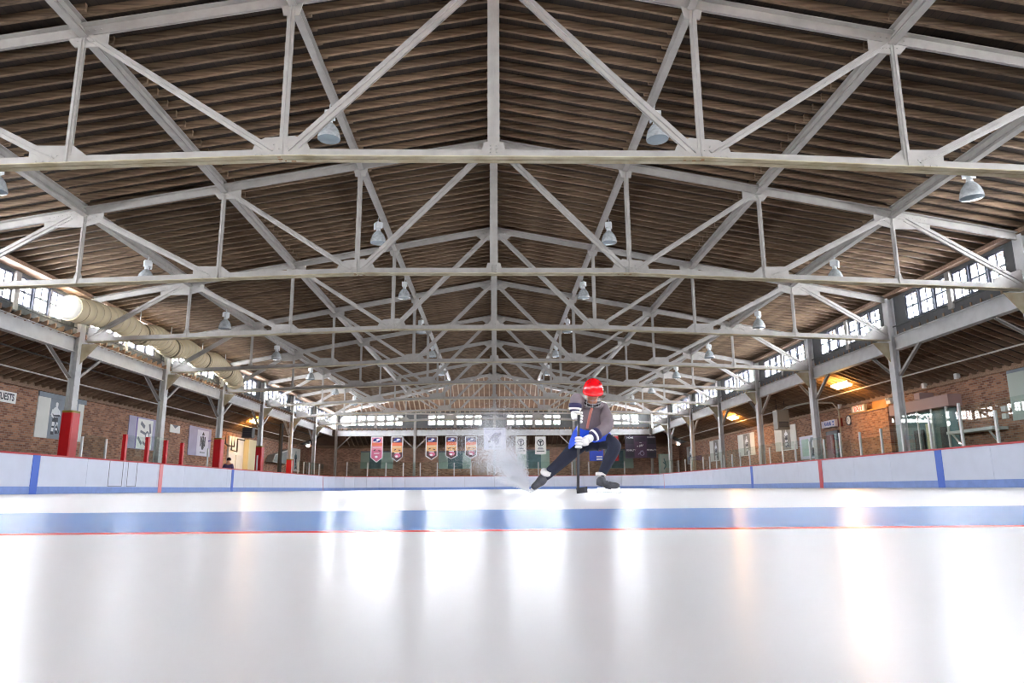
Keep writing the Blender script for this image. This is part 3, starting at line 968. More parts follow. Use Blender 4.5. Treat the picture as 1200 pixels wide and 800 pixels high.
# ================================================================== LAMPS
def make_lamp():
    root = thing('high_bay_lamp', (0, 0, 0), 'x', 'lamp', 'high bay lamps')
    mb = MB(); mb.tube([(0, 0, 0.33), (0.02, 0, 0.43), (0, 0, 0.507)], 0.012, 6); mb.build('hook', 'lampmetal', root)
    mb = MB(); mb.box((0, 0, 0.25), (0.19, 0.19, 0.17)); mb.box((0.11, 0, 0.2), (0.04, 0.12, 0.2)); mb.build('ballast_box', 'lampmetal', root)
    mb = MB(); mb.tube([(0, 0, 0.04), (0, 0, 0.17)], [0.075, 0.06], 12); mb.build('socket', 'lampmetal', root)
    mb = MB()
    n = 36
    prof = [(0.07, 0.06), (0.13, 0.0), (0.19, -0.09), (0.225, -0.2), (0.24, -0.29), (0.235, -0.31)]
    mb.lathe(prof, n)
    mb.build('reflector', 'reflector', root, smooth=True)
    mb = MB(); mb.lathe([(0.236, -0.305), (0.2, -0.315), (0.1, -0.33), (0.0, -0.335)], 24); mb.build('lens', 'lens', root, smooth=True)
    return root
lp = make_lamp()
kids_index(lp)
first = True
for i in range(1, 8):
    for x, z, row in ((-3.5, 7.62, 'inner row left'), (3.5, 7.62, 'inner row right'), (-10.3, 6.39, 'outer row left'), (10.3, 6.39, 'outer row right')):
        o = lp if first else copy_tree(lp)
        first = False
        o.location = (x, TY(i)+SP/2+random.uniform(-0.1, 0.1), z+0.04)
        o.rotation_euler = (random.uniform(-0.03, 0.03), random.uniform(-0.03, 0.03), random.uniform(0, 6))
        o['label'] = 'unlit bell-shaped high bay lamp, %s of the ridge, %s bay from the camera' % (row, ORD[i])

# ================================================================== FLAT PRINT HELPERS
class Face:
    """a vertical face: origin, reading direction and its normal"""
    def __init__(self, side):
        if side == 'L': self.ux, self.n = Vector((0, 1, 0)), Vector((1, 0, 0))
        elif side == 'R': self.ux, self.n = Vector((0, -1, 0)), Vector((-1, 0, 0))
        else: self.ux, self.n = Vector((1, 0, 0)), Vector((0, -1, 0))
        self.uz = Vector((0, 0, 1))
def flat(root, name, face, polys, mats, off, t=0.003):
    """thin print of several polygons (poly, material index) lying 'off' in front of the root's origin"""
    mb = MB()
    for k, (poly, mi) in enumerate(polys):
        a = sum(poly[i][0]*poly[(i+1) % len(poly)][1]-poly[(i+1) % len(poly)][0]*poly[i][1] for i in range(len(poly)))
        if a < 0: poly = poly[::-1]
        mb.prism(poly, face.n*off, face.ux, face.uz, t+0.0008*k, mi)
    return mb.build(name, mats, root)
def rect(x0, x1, z0, z1): return [(x0, z0), (x1, z0), (x1, z1), (x0, z1)]
def ell(cx, cz, rx, rz, n=14, a0=0, a1=2*math.pi): return [(cx+rx*math.cos(a0+(a1-a0)*k/n), cz+rz*math.sin(a0+(a1-a0)*k/n)) for k in range(n)]
def ring(cx, cz, r0, r1, n=20):
    out = []
    for k in range(n):
        a, c = 2*math.pi*k/n, 2*math.pi*(k+1)/n
        out.append([(cx+r0*math.cos(a), cz+r0*math.sin(a)), (cx+r1*math.cos(a), cz+r1*math.sin(a)), (cx+r1*math.cos(c), cz+r1*math.sin(c)), (cx+r0*math.cos(c), cz+r0*math.sin(c))])
    return out
def stroke(p, q, w_):
    dx, dz = q[0]-p[0], q[1]-p[1]
    l = math.hypot(dx, dz); nx, nz = -dz/l*w_/2, dx/l*w_/2
    return [(p[0]+nx, p[1]+nz), (p[0]-nx, p[1]-nz), (q[0]-nx, q[1]-nz), (q[0]+nx, q[1]+nz)]
def player(cx, z0, h, flip=1, dark=0, light=1):
    """hockey player in a photograph: simple flat silhouette, h tall"""
    P = lambda x, z: (cx+flip*x*h, z0+z*h)
    out = [([P(*q) for q in ell(0.02, 0.91, 0.06, 0.075)], light), ([P(*q) for q in ell(0.02, 0.955, 0.064, 0.045)], light),
           ([P(-0.12, 0.55), P(0.13, 0.56), P(0.15, 0.78), P(0.06, 0.85), P(-0.06, 0.85), P(-0.16, 0.76)], light),
           ([P(-0.12, 0.57), P(0.13, 0.58), P(0.135, 0.63), P(-0.13, 0.62)], dark),
           ([P(-0.13, 0.42), P(0.14, 0.42), P(0.13, 0.56), P(-0.12, 0.56)], dark),
           ([P(-0.13, 0.42), P(-0.01, 0.42), P(-0.04, 0.14), P(-0.13, 0.14)], light), ([P(0.03, 0.42), P(0.14, 0.42), P(0.15, 0.18), P(0.07, 0.16)], light),
           ([P(-0.13, 0.30), P(-0.02, 0.30), P(-0.03, 0.25), P(-0.13, 0.25)], dark), ([P(0.05, 0.30), P(0.145, 0.30), P(0.147, 0.25), P(0.06, 0.25)], dark),
           ([P(-0.14, 0.14), P(-0.03, 0.14), P(0.0, 0.05), P(-0.14, 0.05)], dark), ([P(0.06, 0.18), P(0.15, 0.18), P(0.21, 0.09), P(0.07, 0.08)], dark),
           (stroke(P(-0.15, 0.77), P(-0.2, 0.6), 0.075*h), light), (stroke(P(-0.2, 0.6), P(-0.07, 0.55), 0.06*h), light), (stroke(P(0.14, 0.77), P(0.2, 0.62), 0.075*h), light), (stroke(P(0.2, 0.62), P(0.05, 0.6), 0.06*h), dark),
           (stroke(P(-0.16, 0.66), P(0.3, 0.06), 0.022*h), dark), (stroke(P(0.3, 0.06), P(0.4, 0.06), 0.03*h), dark)]
    return out
def text_part(root, name, body, size, face, x, z, off, m, align='CENTER', sx=1.0):
    cu = bpy.data.curves.new(name, 'FONT')
    cu.body = body
    cu.size = size
    cu.align_x = align
    cu.align_y = 'CENTER'
    cu.extrude = 0.002
    cu.offset = size*0.025
    cu.materials.append(MT[m])
    tmp = bpy.data.objects.new(name, cu)
    COL.objects.link(tmp)
    dg = bpy.context.evaluated_depsgraph_get()
    me = bpy.data.meshes.new_from_object(tmp.evaluated_get(dg))
    bpy.data.objects.remove(tmp)
    o = link(name, me, root)
    R_ = Matrix((face.ux*sx, face.uz, face.n)).transposed().to_4x4()
    R_.translation = face.ux*x + face.uz*z + face.n*off
    o.matrix_local = R_
    return o
FL, FR, FB = Face('L'), Face('R'), Face('B')
def wall_point(side, a, z, gap=0.0):
    return (-XW+gap, a, z) if side == 'L' else (XW-gap, a, z) if side == 'R' else (a, YW-gap, z)
def panel(name, side, a0, a1, z0, z1, label, cat, m, group=None, t=0.03, gap=0.0):
    """flat panel hung on a wall; its thing sits at the panel's centre, width w and height h about it"""
    face = {'L': FL, 'R': FR, 'B': FB}[side]
    w_, h_ = abs(a1-a0), z1-z0
    root = thing(name, wall_point(side, (a0+a1)/2, (z0+z1)/2, gap), label, cat, group)
    mb = MB(); mb.prism(rect(-w_/2, w_/2, -h_/2, h_/2), face.n*0.004, face.ux, face.uz, t)
    mb.build('backing', m, root)
    return root, face, w_, h_, t+0.004

# ---- left wall
r, f, w_, h_, t = panel('scoring_sign', 'L', 24.16, 25.27, 3.08, 3.46, 'white wall sign reading GUESTS in black capitals, left brick wall', 'sign', 'white')
text_part(r, 'lettering', 'GUESTS', 0.33, f, 0.0, -0.0, t, 'dark', sx=0.78)
r, f, w_, h_, t = panel('player_poster', 'L', 26.49, 29.47, 2.03, 3.53, 'poster of a hockey player on grey, behind the red padded column', 'poster', 'paper')
flat(r, 'print', f, [(rect(-0.74, 1.08, -0.75, 0.75), 0)] + [(p, 1+mi) for p, mi in player(-0.36, -0.66, 1.3)], ['greyphoto', 'inkdark', 'inklight'], t)
mb = MB(); mb.prism(rect(-1.49, 1.6, 0.752, 0.93), f.n*0.004, f.ux, f.uz, 0.05); mb.build('header_strip', 'greyphoto', r)
r, f, w_, h_, t = panel('player_poster', 'L', 33.18, 36.0, 2.0, 3.5, 'lavender poster with a white drawing, behind the unpadded second visible column', 'poster', 'lavender')
flat(r, 'print', f, [(rect(-0.62, 0.9, -0.72, 0.68), 0), (rect(-0.7, -0.62, -0.72, 0.72), 3), (stroke((-0.3, 0.5), (0.1, 0.3), 0.18), 2), (stroke((-0.3, 0.1), (0.3, -0.02), 0.12), 2), (ell(0.4, -0.1, 0.22, 0.25), 2), (ell(0.4, -0.1, 0.13, 0.15), 0),
      (stroke((0.55, 0.5), (0.7, 0.05), 0.16), 2), (stroke((-0.5, -0.2), (-0.1, -0.5), 0.14), 2), (stroke((0.0, -0.4), (0.5, -0.6), 0.12), 2)], ['white', 'inkdark', 'inkmid', 'purpleedge'], t)
r, f, w_, h_, t = panel('small_sign', 'L', 37.38, 38.55, 3.05, 3.45, 'small white sign alone on the left brick wall between two posters', 'sign', 'white')
flat(r, 'print', f, [([(-0.4, 0.2), (0.0, 0.02), (0.4, 0.2)], 0)], ['inkmid'], t)
r, f, w_, h_, t = panel('emblem_poster', 'L', 39.75, 42.84, 2.0, 3.6, 'pale lavender poster with a dark interlaced letter emblem, left wall', 'poster', 'lavender')
pol = [(rect(-0.45, 1.15, -0.78, 0.66), 0)]
for cz in (0.16, -0.14): pol += [(p, 1) for p in ring(0.35, cz, 0.11, 0.18, 14)]
pol += [(stroke((0.05, 0.3), (0.05, -0.25), 0.07), 1), (stroke((0.63, 0.3), (0.63, -0.25), 0.07), 1), (stroke((0.05, 0.02), (0.63, 0.02), 0.06), 1), (stroke((0.35, 0.3), (0.35, -0.4), 0.06), 1), ([(0.2, 0.38), (0.5, 0.38), (0.35, 0.56)], 1),
        (stroke((0.2, -0.28), (0.35, -0.42), 0.06), 1), (stroke((0.5, -0.28), (0.35, -0.42), 0.06), 1), (rect(0.05, 0.68, -0.62, -0.57), 2), (stroke((1.12, 0.1), (1.5, 0.16), 0.06), 3)]
flat(r, 'print', f, pol, ['palelav', 'inkdark', 'inkmid', 'purpleedge'], t)
r, f, w_, h_, t = panel('player_poster', 'L', 59.8, 62.6, 1.6, 3.5, 'pale poster of a standing player, at the far end of left wall', 'poster', 'paper')
flat(r, 'print', f, [(p, mi) for p, mi in player(0.0, -0.85, 1.6, dark=0, light=1)], ['inkdark', 'tealpanel'], t)
# door recess and cream pier
root = thing('white_doorway', (-XW, 47.0, 0), 'white painted doorway section set into the left brick wall', 'doorway')
mb = MB(); mb.span(0, 0.12, -1.4, 1.25, 0, 3.45); mb.build('surround', 'white', root)
mb = MB(); mb.span(0.12, 0.17, -0.2, 0.75, 0, 2.3); dr = mb.build('door', 'paper', root)
mb = MB(); mb.span(0.17, 0.21, 0.55, 0.65, 1.0, 1.1); mb.build('handle', 'lampmetal', dr)
mb = MB(); mb.span(0, 0.45, 1.27, 2.75, 0, 3.4)
mb.build('cream_pier', 'cream', root)
root = thing('wall_pipes', (-XW+0.25, 45.2, 3.1), 'dark heating pipes bent along the left wall above the doorway', 'pipes')
mb = MB()
mb.tube([(0, -0.6, 0.5), (0, -0.6, -0.2), (0, -0.2, -0.3), (0, 0.9, -0.3), (0, 0.9, 0.35)], 0.05, 8)
mb.tube([(0.05, 0.3, 0.5), (0.05, 0.3, -0.55), (0.05, 1.3, -0.6), (0.05, 1.3, 0.2), (0.05, 2.6, 0.2)], 0.045, 8)
mb.build('pipe', 'darkpipe', root)
root = thing('unit_heater', (-15.3, 44.9, 3.25), 'grey box heater hung under the left walkway roof', 'heater')
mb = MB(); mb.box((0, 0, 0.32), (0.62, 0.5, 0.62)); mb.build('case', 'grey', root)
mb = MB()
for k in range(5): mb.box((0, -0.262, 0.12+k*0.1), (0.52, 0.02, 0.05))
mb.build('louvres', 'dark', root)
for s in (-0.25, 0.25):
    mb = MB(); mb.tube([(s, 0, 0.62), (s, 0, 1.24)], 0.014, 6); mb.build('hanger_rod', 'darkpipe', root)
root = thing('storage_cage', (-XW+0.05, 55.6, 2.1), 'grey mesh hood cage fixed low on the far left wall', 'cage')
mb = MB(); mb.prism([(-2.4, 0.0), (2.3, 0.0), (2.3, 1.15), (-1.9, 0.5)], (0, 0, 0), (0, 1, 0), (0, 0, 1), 0.5); mb.build('mesh_panel', 'mesh', root)
mb = MB(); mb.bar((0.52, -2.45, 0), (0.52, 2.35, 0), 0.06, 0.06); mb.bar((0.52, -2.4, 0), (0.52, -1.9, 0.52), 0.06, 0.06); mb.bar((0.52, -1.9, 0.52), (0.52, 2.3, 1.17), 0.06, 0.06); mb.build('edge_frame', 'alu', root)
mb = MB(); mb.tube([(-14.45, 48.9, 0), (-14.45, 48.9, 4.5)], 0.13, 14)
tag(mb.build('rain_pipe', 'black'), 'black vertical pipe beside the far left padded column', 'pipe')

# ---- right wall
r, f, w_, h_, t = panel('pale_board', 'R', 18.6, 22.65, 2.1, 3.64, 'large pale green board at the near end of right wall', 'board', 'palegreen')
flat(r, 'edge_strip', f, [(rect(-w_/2, w_/2, h_/2-0.02, h_/2+0.1), 0)], ['greyphoto'], t)
root = thing('viewing_booth', (XW, 26.9, 0), 'glazed booth with mauve soffit against the right brick wall', 'booth')
mb = MB(); mb.span(-0.5, 0, -1.8, 2.1, 2.88, 3.3); mb.span(-0.55, 0, -0.2, 0.15, 3.3, 3.55); mb.build('soffit', 'mauve', root)
for k, y in enumerate((-1.45, -0.55, 0.35, 1.25)):
    mb = MB(); mb.span(-0.4, -0.385, y+0.03, y+0.87, 0.9, 2.86); mb.build('glass_pane', 'glass', root)
    mb = MB(); mb.span(-0.42, -0.36, y-0.03, y+0.03, 0.0, 2.88); mb.build('mullion', 'alu', root)
mb = MB(); mb.span(-0.02, 0.0, -1.45, 2.12, 0.0, 2.88); mb.build('dark_interior', 'tealpanel', root)
for a, c in ((-0.9, -0.5), (0.6, 1.2)):
    mb = MB(); mb.span(-0.1, -0.03, a, c, 0.8, 2.2); mb.build('locker', 'dark', root)
mb = MB(); mb.span(-0.12, -0.03, 0.0, 0.35, 0.8, 2.4); mb.build('yellow_panel', 'cream', root)
root = thing('wall_bench', (XW, 24.2, 1.85), 'white shelf bench on diagonal bracket along right brick wall', 'bench')
mb = MB(); mb.span(-0.55, 0, -1.25, 1.15, 0.0, 0.1); mb.build('seat', 'shelf', root)
for y in (-1.0, 0.9):
    mb = MB(); mb.bar((-0.5, y, 0.0), (0, y, -0.7), 0.05, 0.05); mb.build('bracket', 'alu', root)
for k, z in enumerate((2.52, 2.28)):
    mb = MB(); mb.box((XW-0.05, 22.95, z), (0.1, 0.2, 0.17))
    tag(mb.build('outlet_box', 'white'), '%s white outlet box on right wall beside the pale green board' % ('upper' if k == 0 else 'lower'), 'box', 'outlet boxes')
root = thing('brick_pier', (XW, 31.1, 0), 'projecting brick bay lit warm below the exit sign', 'wall', kind='structure')
mb = MB(); mb.span(-0.25, 0, -1.55, 1.6, 0, 3.3); mb.build('brickwork', 'brickY', root)
mb = MB(); mb.span(-0.3, 0, -1.6, 1.65, 3.3, 3.36); mb.build('ledge', 'wood', root)
r, f, w_, h_, t = panel('plywood_board', 'R', 29.72, 31.02, 3.37, 3.72, 'yellow plywood board beside the exit sign on right wall', 'board', 'wood', gap=0.05)
r, f, w_, h_, t = panel('exit_sign', 'R', 31.2, 32.35, 3.36, 3.64, 'white exit sign with red letters above the brick bay', 'sign', 'white', t=0.08, gap=0.26)
text_part(r, 'lettering', 'EXIT', 0.29, f, 0.0, 0.0, t, 'exitred', sx=1.35)
for s in (-1, 1):
    mb = MB(); mb.prism(rect(s*w_/2-0.05, s*w_/2+0.05, -h_/2-0.01, h_/2+0.01), f.n*0.002, f.ux, f.uz, 0.1); mb.build('end_cap', 'boxgrey', r)
root = thing('emergency_light', (XW-0.02, 29.5, 3.45), 'white emergency light box at end of the plywood board', 'lamp')
mb = MB(); mb.box((-0.1, 0, 0.12), (0.18, 0.32, 0.24)); mb.build('case', 'white', root)
for s in (-0.09, 0.09):
    mb = MB(); mb.lathe([(0, 0), (0.06, 0.0), (0.05, 0.06), (0, 0.07)], 12, (-0.19, s, 0.2), R=Matrix.Rotation(-math.pi/2, 3, 'Y')); mb.build('lamp_head', 'lampmetal', root)
root = thing('wall_clock', (XW-0.001, 33.35, 3.12), 'round white wall clock with dark rim on right brick wall', 'clock')
RX = Matrix.Rotation(-math.pi/2, 3, 'Y')
mb = MB(); mb.lathe([(0, 0.0), (0.24, 0.0), (0.24, 0.06), (0.2, 0.06), (0.2, 0.04)], 28, R=RX); mb.build('rim', 'dark', root)
mb = MB(); mb.lathe([(0.2, 0.045), (0.0, 0.045)], 28, R=RX); mb.build('dial', 'white', root)
for ang, ln in ((0.5, 0.1), (2.2, 0.15)):
    mb = MB(); mb.bar((-0.05, 0, 0), (-0.05, ln*math.sin(ang), ln*math.cos(ang)), 0.016, 0.008, (1, 0, 0)); mb.build('hand', 'black', root)
r, f, w_, h_, t = panel('lettered_sign', 'R', 34.3, 35.75, 2.92, 3.26, 'white box sign with blue letters above the maroon door', 'sign', 'palelav', t=0.25)
pol = []
x = -0.42
for wd in (0.13, 0.1, 0.12, 0.13, 0.11):
    pol += [(stroke((x, -0.09), (x+wd*0.5, 0.1), 0.035), 0), (stroke((x+wd*0.5, 0.1), (x+wd, -0.09), 0.035), 0), (stroke((x+0.02, 0.0), (x+wd, 0.0), 0.03), 0)]
    x += wd+0.035
pol += [(rect(0.5, 0.6, 0.02, 0.1), 0), (rect(0.5, 0.6, -0.1, -0.04), 0)]
flat(r, 'lettering', f, pol, ['signblue'], t)
mb = MB(); mb.prism(rect(0.74, 1.0, -0.2, 0.2), f.n*0.004, f.ux, f.uz, 0.12); mb.build('side_board', 'maroon', r)
root = thing('door_1', (XW, 35.2, 0), 'maroon door with dark frame in the right brick wall', 'door', kind='structure')
mb = MB(); mb.span(-0.1, 0, -0.75, 0.5, 0, 2.75); mb.build('door_frame', 'dark', root)
mb = MB(); mb.span(-0.15, -0.1, -0.35, 0.38, 0, 2.55); lf = mb.build('door_leaf', 'maroon', root)
mb = MB(); mb.span(-0.2, -0.15, -0.3, -0.2, 1.3, 1.45); mb.build('handle', 'lampmetal', lf)
mb = MB(); mb.span(-0.16, -0.1, -0.7, -0.5, 0, 2.6); mb.build('side_light', 'tealpanel', root)
for (a0, a1, z0, z1, g0, g1, lb, ink) in ((39.4, 42.5, 2.1, 3.5, 40.2, 41.4, 'black and white player poster below the box heater, right wall', 1),
                                          (45.9, 49.05, 2.1, 3.55, 46.65, 47.95, 'cream poster with a brownish player photo, right wall', 1),
                                          (52.4, 55.6, 2.0, 3.56, 53.4, 54.65, 'pale poster with a bluish player photo, right wall', 1),
                                          (59.9, 62.4, 2.0, 3.49, 60.6, 61.7, 'pale player poster nearest the far corner, right wall', 1)):
    r, f, w_, h_, t = panel('player_poster', 'R', a0, a1, z0, z1, lb, 'poster', 'paper')
    cx = (a0+a1)/2 - (g0+g1)/2
    flat(r, 'print', f, [(rect(cx-(g1-g0)/2, cx+(g1-g0)/2, -h_/2+0.05, h_/2-0.02), 0)] + [(p, 1+mi) for p, mi in player(cx, -h_/2+0.12, h_*0.8)], ['midphoto', 'inkdark', 'inklight'], t)
r, f, w_, h_, t = panel('photo_board', 'R', 36.5, 39.05, 1.5, 2.72, 'low bluish photo board behind glass beside the maroon door', 'poster', 'palelav')
flat(r, 'print', f, [(rect(0.1, 0.95, -0.5, 0.5), 0), (ell(0.45, 0.15, 0.18, 0.22), 1), (rect(0.2, 0.7, -0.45, -0.05), 2), (rect(-1.0, -0.15, -0.45, 0.45), 3)], ['greyphoto', 'inklight', 'inkdark', 'mint'], t)
root = thing('unit_heater', (15.1, 37.2, 3.0), 'beige box heater hung beside a right hand column', 'heater')
mb = MB(); mb.box((0, 0, 0.5), (0.62, 0.6, 1.0)); mb.build('case', 'boxgrey', root)
mb = MB()
for k in range(4): mb.box((0, -0.31, 0.12+k*0.08), (0.5, 0.02, 0.04))
mb.build('louvres', 'dark', root)
for s in (-0.22, 0.22):
    mb = MB(); mb.tube([(s, 0, 1.0), (s, 0, 1.6)], 0.014, 6); mb.build('hanger_rod', 'darkpipe', root)
mb = MB(); mb.tube([(0.1, 0.0, 1.0), (0.1, -0.6, 1.1), (0.4, -2.6, 1.1), (1.2, -3.4, 1.0), (1.35, -3.6, 0.6), (1.35, -3.6, -1.2)], 0.05, 8); mb.build('flue_pipe', 'boxgrey', root)
# vending machine in the far corner
root = thing('vending_machine', (14.75, 61.6, 0), 'mint coloured vending machine in the far right corner', 'machine')
mb = MB(); mb.box((0, 0.35, 1.45), (1.05, 0.7, 2.9)); mb.build('cabinet', 'mint', root)
mb = MB(); mb.box((-0.1, -0.012, 1.95), (0.72, 0.02, 1.6)); fp = mb.build('front_panel', 'palegreen', root)
mb = MB()
for a, c in (((-0.2, 2.5), (-0.05, 1.9)), ((-0.05, 1.9), (-0.25, 1.6)), ((-0.3, 2.2), (-0.12, 2.05))): mb.prism(stroke(a, c, 0.09), (0, -0.024, 0), (1, 0, 0), (0, 0, 1), 0.003)
mb.build('print', 'tealpanel', fp)
mb = MB(); mb.box((-0.1, -0.012, 0.95), (0.72, 0.02, 0.22)); mb.build('delivery_slot', 'dark', root)
mb = MB()
for k in range(4): mb.box((0.4, -0.012, 1.5+k*0.3), (0.1, 0.02, 0.16))
mb.build('buttons', 'signblue', root)

# ---- back wall
for (a0, a1, g0, g1, z0, z1, lb) in ((-12.04, -9.13, -11.27, -10.2, 1.89, 3.34, 'mint and teal poster on end wall behind the pink pennant'), (-5.05, -2.12, -4.2, -2.89, 1.84, 3.3, 'mint and teal poster on end wall behind the right pennants'),
                                     (2.05, 5.0, 2.9, 4.2, 1.82, 3.41, 'mint and teal poster on end wall below the white banners'), (10.0, 12.6, 10.6, 11.7, 1.8, 3.4, 'mint and teal poster on end wall partly behind the scoreboard')):
    r, f, w_, h_, t = panel('end_poster', 'B', a0, a1, z0, z1, lb, 'poster', 'mint', 'end wall posters')
    cx = (g0+g1)/2-(a0+a1)/2
    flat(r, 'print', f, [(rect(cx-(g1-g0)/2, cx+(g1-g0)/2, -h_/2+0.02, h_/2-0.02), 0)], ['tealpanel'], t)
    mb = MB(); mb.prism(rect(-w_/2, w_/2, h_/2+0.005, h_/2+0.12), f.n*0.004, f.ux, f.uz, 0.04); mb.build('header_strip', 'greyphoto', r)

# banners under the end beam
YBAN = YE-0.1
def hang(root, xs, top=4.6):
    for x in xs:
        mb = MB(); mb.tube([(x, 0, 0), (x, 0, top-root.location.z)], 0.012, 6); mb.build('hanging_cord', 'alu', root)
def pennant(x0, x1, zt, zb_, label, pink, deep):
    root = thing('pennant_banner', ((x0+x1)/2, YBAN, zt), label, 'banner', 'pennant banners')
    w_ = (x1-x0)
    h_ = zt-zb_
    hs = h_ - deep
    out = [(-w_/2, 0), (-w_/2, -hs), (0, -h_), (w_/2, -hs), (w_/2, 0)]
    mb = MB(); mb.prism(out[::-1] if False else [(-w_/2, -hs), (0, -h_), (w_/2, -hs), (w_/2, 0), (-w_/2, 0)], (0, 0, 0), (1, 0, 0), (0, 0, 1), 0.012)
    mb.build('cloth', 'inklight', root)
    k = 0.86*w_/2
    bands = [(0.03, 0.24, 1 if pink else 6), (0.24, 0.36, 2), (0.36, 0.52, 3 if not pink else 1), (0.52, 0.62, 4 if not pink else 5), (0.62, 0.8, 6 if not pink else 5)]
    pol = [(rect(-k, k, -b_*h_, -a_*h_), m_) for a_, b_, m_ in bands]
    pol.append(([(-k, -0.8*h_), (k, -0.8*h_), (k, -max(0.81*h_, hs*0.99)), (0, -h_*0.965), (-k, -max(0.81*h_, hs*0.99))], 6 if not pink else 5))
    flat(root, 'print', FB, pol, ['inklight', 'salmon', 'orange', 'yellow', 'yellow', 'hotpink', 'brownink', 'navy'], 0.013)
    top = [(ell(0, -0.14*h_, k*0.75, 0.085*h_), 1), (ell(k*0.2, -0.115*h_, k*0.35, 0.035*h_), 2), (stroke((-k*0.7, -0.2*h_), (k*0.2, -0.17*h_), 0.06), 2), (rect(-k*0.8, k*0.8, -0.43*h_, -0.41*h_), 2), (ell(0.05, -0.75*h_, k*0.6, 0.09*h_), 3), (ell(-0.02, -0.78*h_, k*0.28, 0.045*h_), 2),
           (rect(-k*0.5, k*0.5, -0.66*h_, -0.63*h_), 2), (stroke((-k*0.6, -0.54*h_), (-k*0.2, -0.5*h_), 0.08), 4), (stroke((k*0.3, -0.53*h_), (k*0.7, -0.56*h_), 0.08), 4)]
    flat(root, 'crest', FB, top, ['inklight', 'navy', 'inklight', 'hotpink', 'brownink'], 0.017)
    mb = MB(); mb.tube([(-w_/2, 0, 0.0), (w_/2, 0, 0.0)], 0.02, 8); mb.build('rod', 'alu', root)
    hang(root, (-w_*0.35, w_*0.35))
pennant(-10.62, -9.58, 4.51, 2.32, 'pink and navy pennant banner, leftmost under the far beam', True, 0.42)
pennant(-8.88, -7.86, 4.51, 2.36, 'orange and dark pennant banner beside the far knee brace, second from left', False, 0.42)
pennant(-5.92, -4.9, 4.5, 2.5, 'orange and dark pennant banner, right after the slim end post', False, 0.35)
pennant(-4.23, -3.2, 4.5, 2.56, 'orange and dark pennant banner, middle of the right three', False, 0.3)
pennant(-2.54, -1.5, 4.48, 2.6, 'orange and dark pennant banner nearest the square white banner', False, 0.3)
root = thing('square_banner', (0.02, YE-0.28, 5.22), 'square pale banner with a purple crest at the far centre post', 'banner')
mb = MB(); mb.prism(rect(-0.95, 0.95, -1.86, 0), (0, 0, 0), (1, 0, 0), (0, 0, 1), 0.012); mb.build('cloth', 'palelav', root)
pol = [([(-0.55, -1.15), (-0.35, -0.75), (0.0, -0.45), (0.55, -0.4), (0.6, -0.65), (0.3, -0.85), (0.4, -1.1), (0.3, -1.4), (0.05, -1.45), (-0.05, -1.15), (-0.3, -1.1), (-0.5, -1.3)], 0),
       (stroke((-0.4, -0.95), (0.2, -0.55), 0.07), 1), (stroke((0.3, -0.5), (0.5, -0.6), 0.08), 1), (stroke((0.0, -1.2), (0.3, -1.0), 0.07), 1), (ell(0.15, -0.75, 0.12, 0.1), 1), (ell(-0.45, -1.2, 0.1, 0.1), 1)]
x = -0.72
for k in range(13):
    wd = random.uniform(0.05, 0.1)
    if k not in (8,): pol.append((rect(x, x+wd, -0.16, -0.08), 1))
    x += wd+0.035
x = -0.48
for k in range(7):
    pol.append((rect(x, x+0.1, -1.7, -1.59), 1)); x += 0.15
flat(root, 'print', FB, pol, ['purpleink', 'inkdark'], 0.013)
for s in (-0.8, 0.8):
    mb = MB(); mb.tube([(s, 0, 0), (s, 0, 1.25)], 0.01, 6); mb.build('hanging_cord', 'alu', root)
for k, (x0, x1, zt, zb_) in enumerate(((1.81, 2.74, 4.5, 2.98), (3.5, 4.44, 4.46, 2.95))):
    root = thing('white_banner', ((x0+x1)/2, YBAN, zt), 'small white banner with round black emblem, %s of the pair' % ('left' if k == 0 else 'right'), 'banner', 'round emblem banners')
    w_, h_ = x1-x0, zt-zb_
    mb = MB(); mb.prism([(-w_/2, -h_), (0, -h_-0.03), (w_/2, -h_+0.02), (w_/2, 0), (-w_/2, 0)], (0, 0, 0), (1, 0, 0), (0, 0, 1), 0.012); mb.build('cloth', 'paper', root)
    pol = [(p, 0) for p in ring(0, -0.52, 0.24, 0.3)] + [(stroke((-0.16, -0.36), (0, -0.55), 0.07), 0), (stroke((0.16, -0.36), (0, -0.55), 0.07), 0), (stroke((0, -0.5), (0, -0.75), 0.09), 0), (ell(0, -0.4, 0.06, 0.06), 0)]
    pol += [(rect(-0.2, 0.2, -0.97, -0.92), 1), (rect(-0.24, 0.24, -1.1, -1.03), 1), (rect(-0.34, 0.34, -1.28, -1.22), 0)]
    flat(root, 'print', FB, pol, ['inkdark', 'inkmid'], 0.013)
    hang(root, (-w_*0.35, w_*0.35))
for x0, x1, zt, zb_, m_, lb in ((8.2, 9.4, 3.55, 2.35, 'flagblue', 'blue flag with white bars hanging behind the skater knee'), (9.95, 10.75, 4.5, 2.35, 'flagred', 'dark red flag hanging left of the scoreboard')):
    root = thing('hanging_flag', ((x0+x1)/2, YE, zt), lb, 'flag')
    w_, h_ = x1-x0, zt-zb_
    mb = MB(); mb.prism(rect(-w_/2, w_/2, -h_, 0), (0, 0, 0), (1, 0, 0), (0, 0, 1), 0.012); mb.build('cloth', m_, root)
    if m_ == 'flagblue': flat(root, 'print', FB, [(rect(0, 0.5, -0.9, -0.8), 0), (rect(0, 0.5, -1.1, -1.0), 0), (rect(-0.5, -0.3, -0.3, -0.2), 0), (rect(0.25, 0.5, -0.35, -0.1), 1)], ['inklight', 'flagred'], 0.013)
    else: flat(root, 'print', FB, [(rect(-w_/2, w_/2, -0.75, -0.65), 0)], ['inklight'], 0.013)
    mb = MB(); mb.tube([(-w_/2, 0, 0), (w_/2, 0, 0)], 0.02, 8); mb.tube([(0, 0, 0), (0, 0, 4.62-zt)], 0.008, 6); mb.build('rod', 'alu', root)
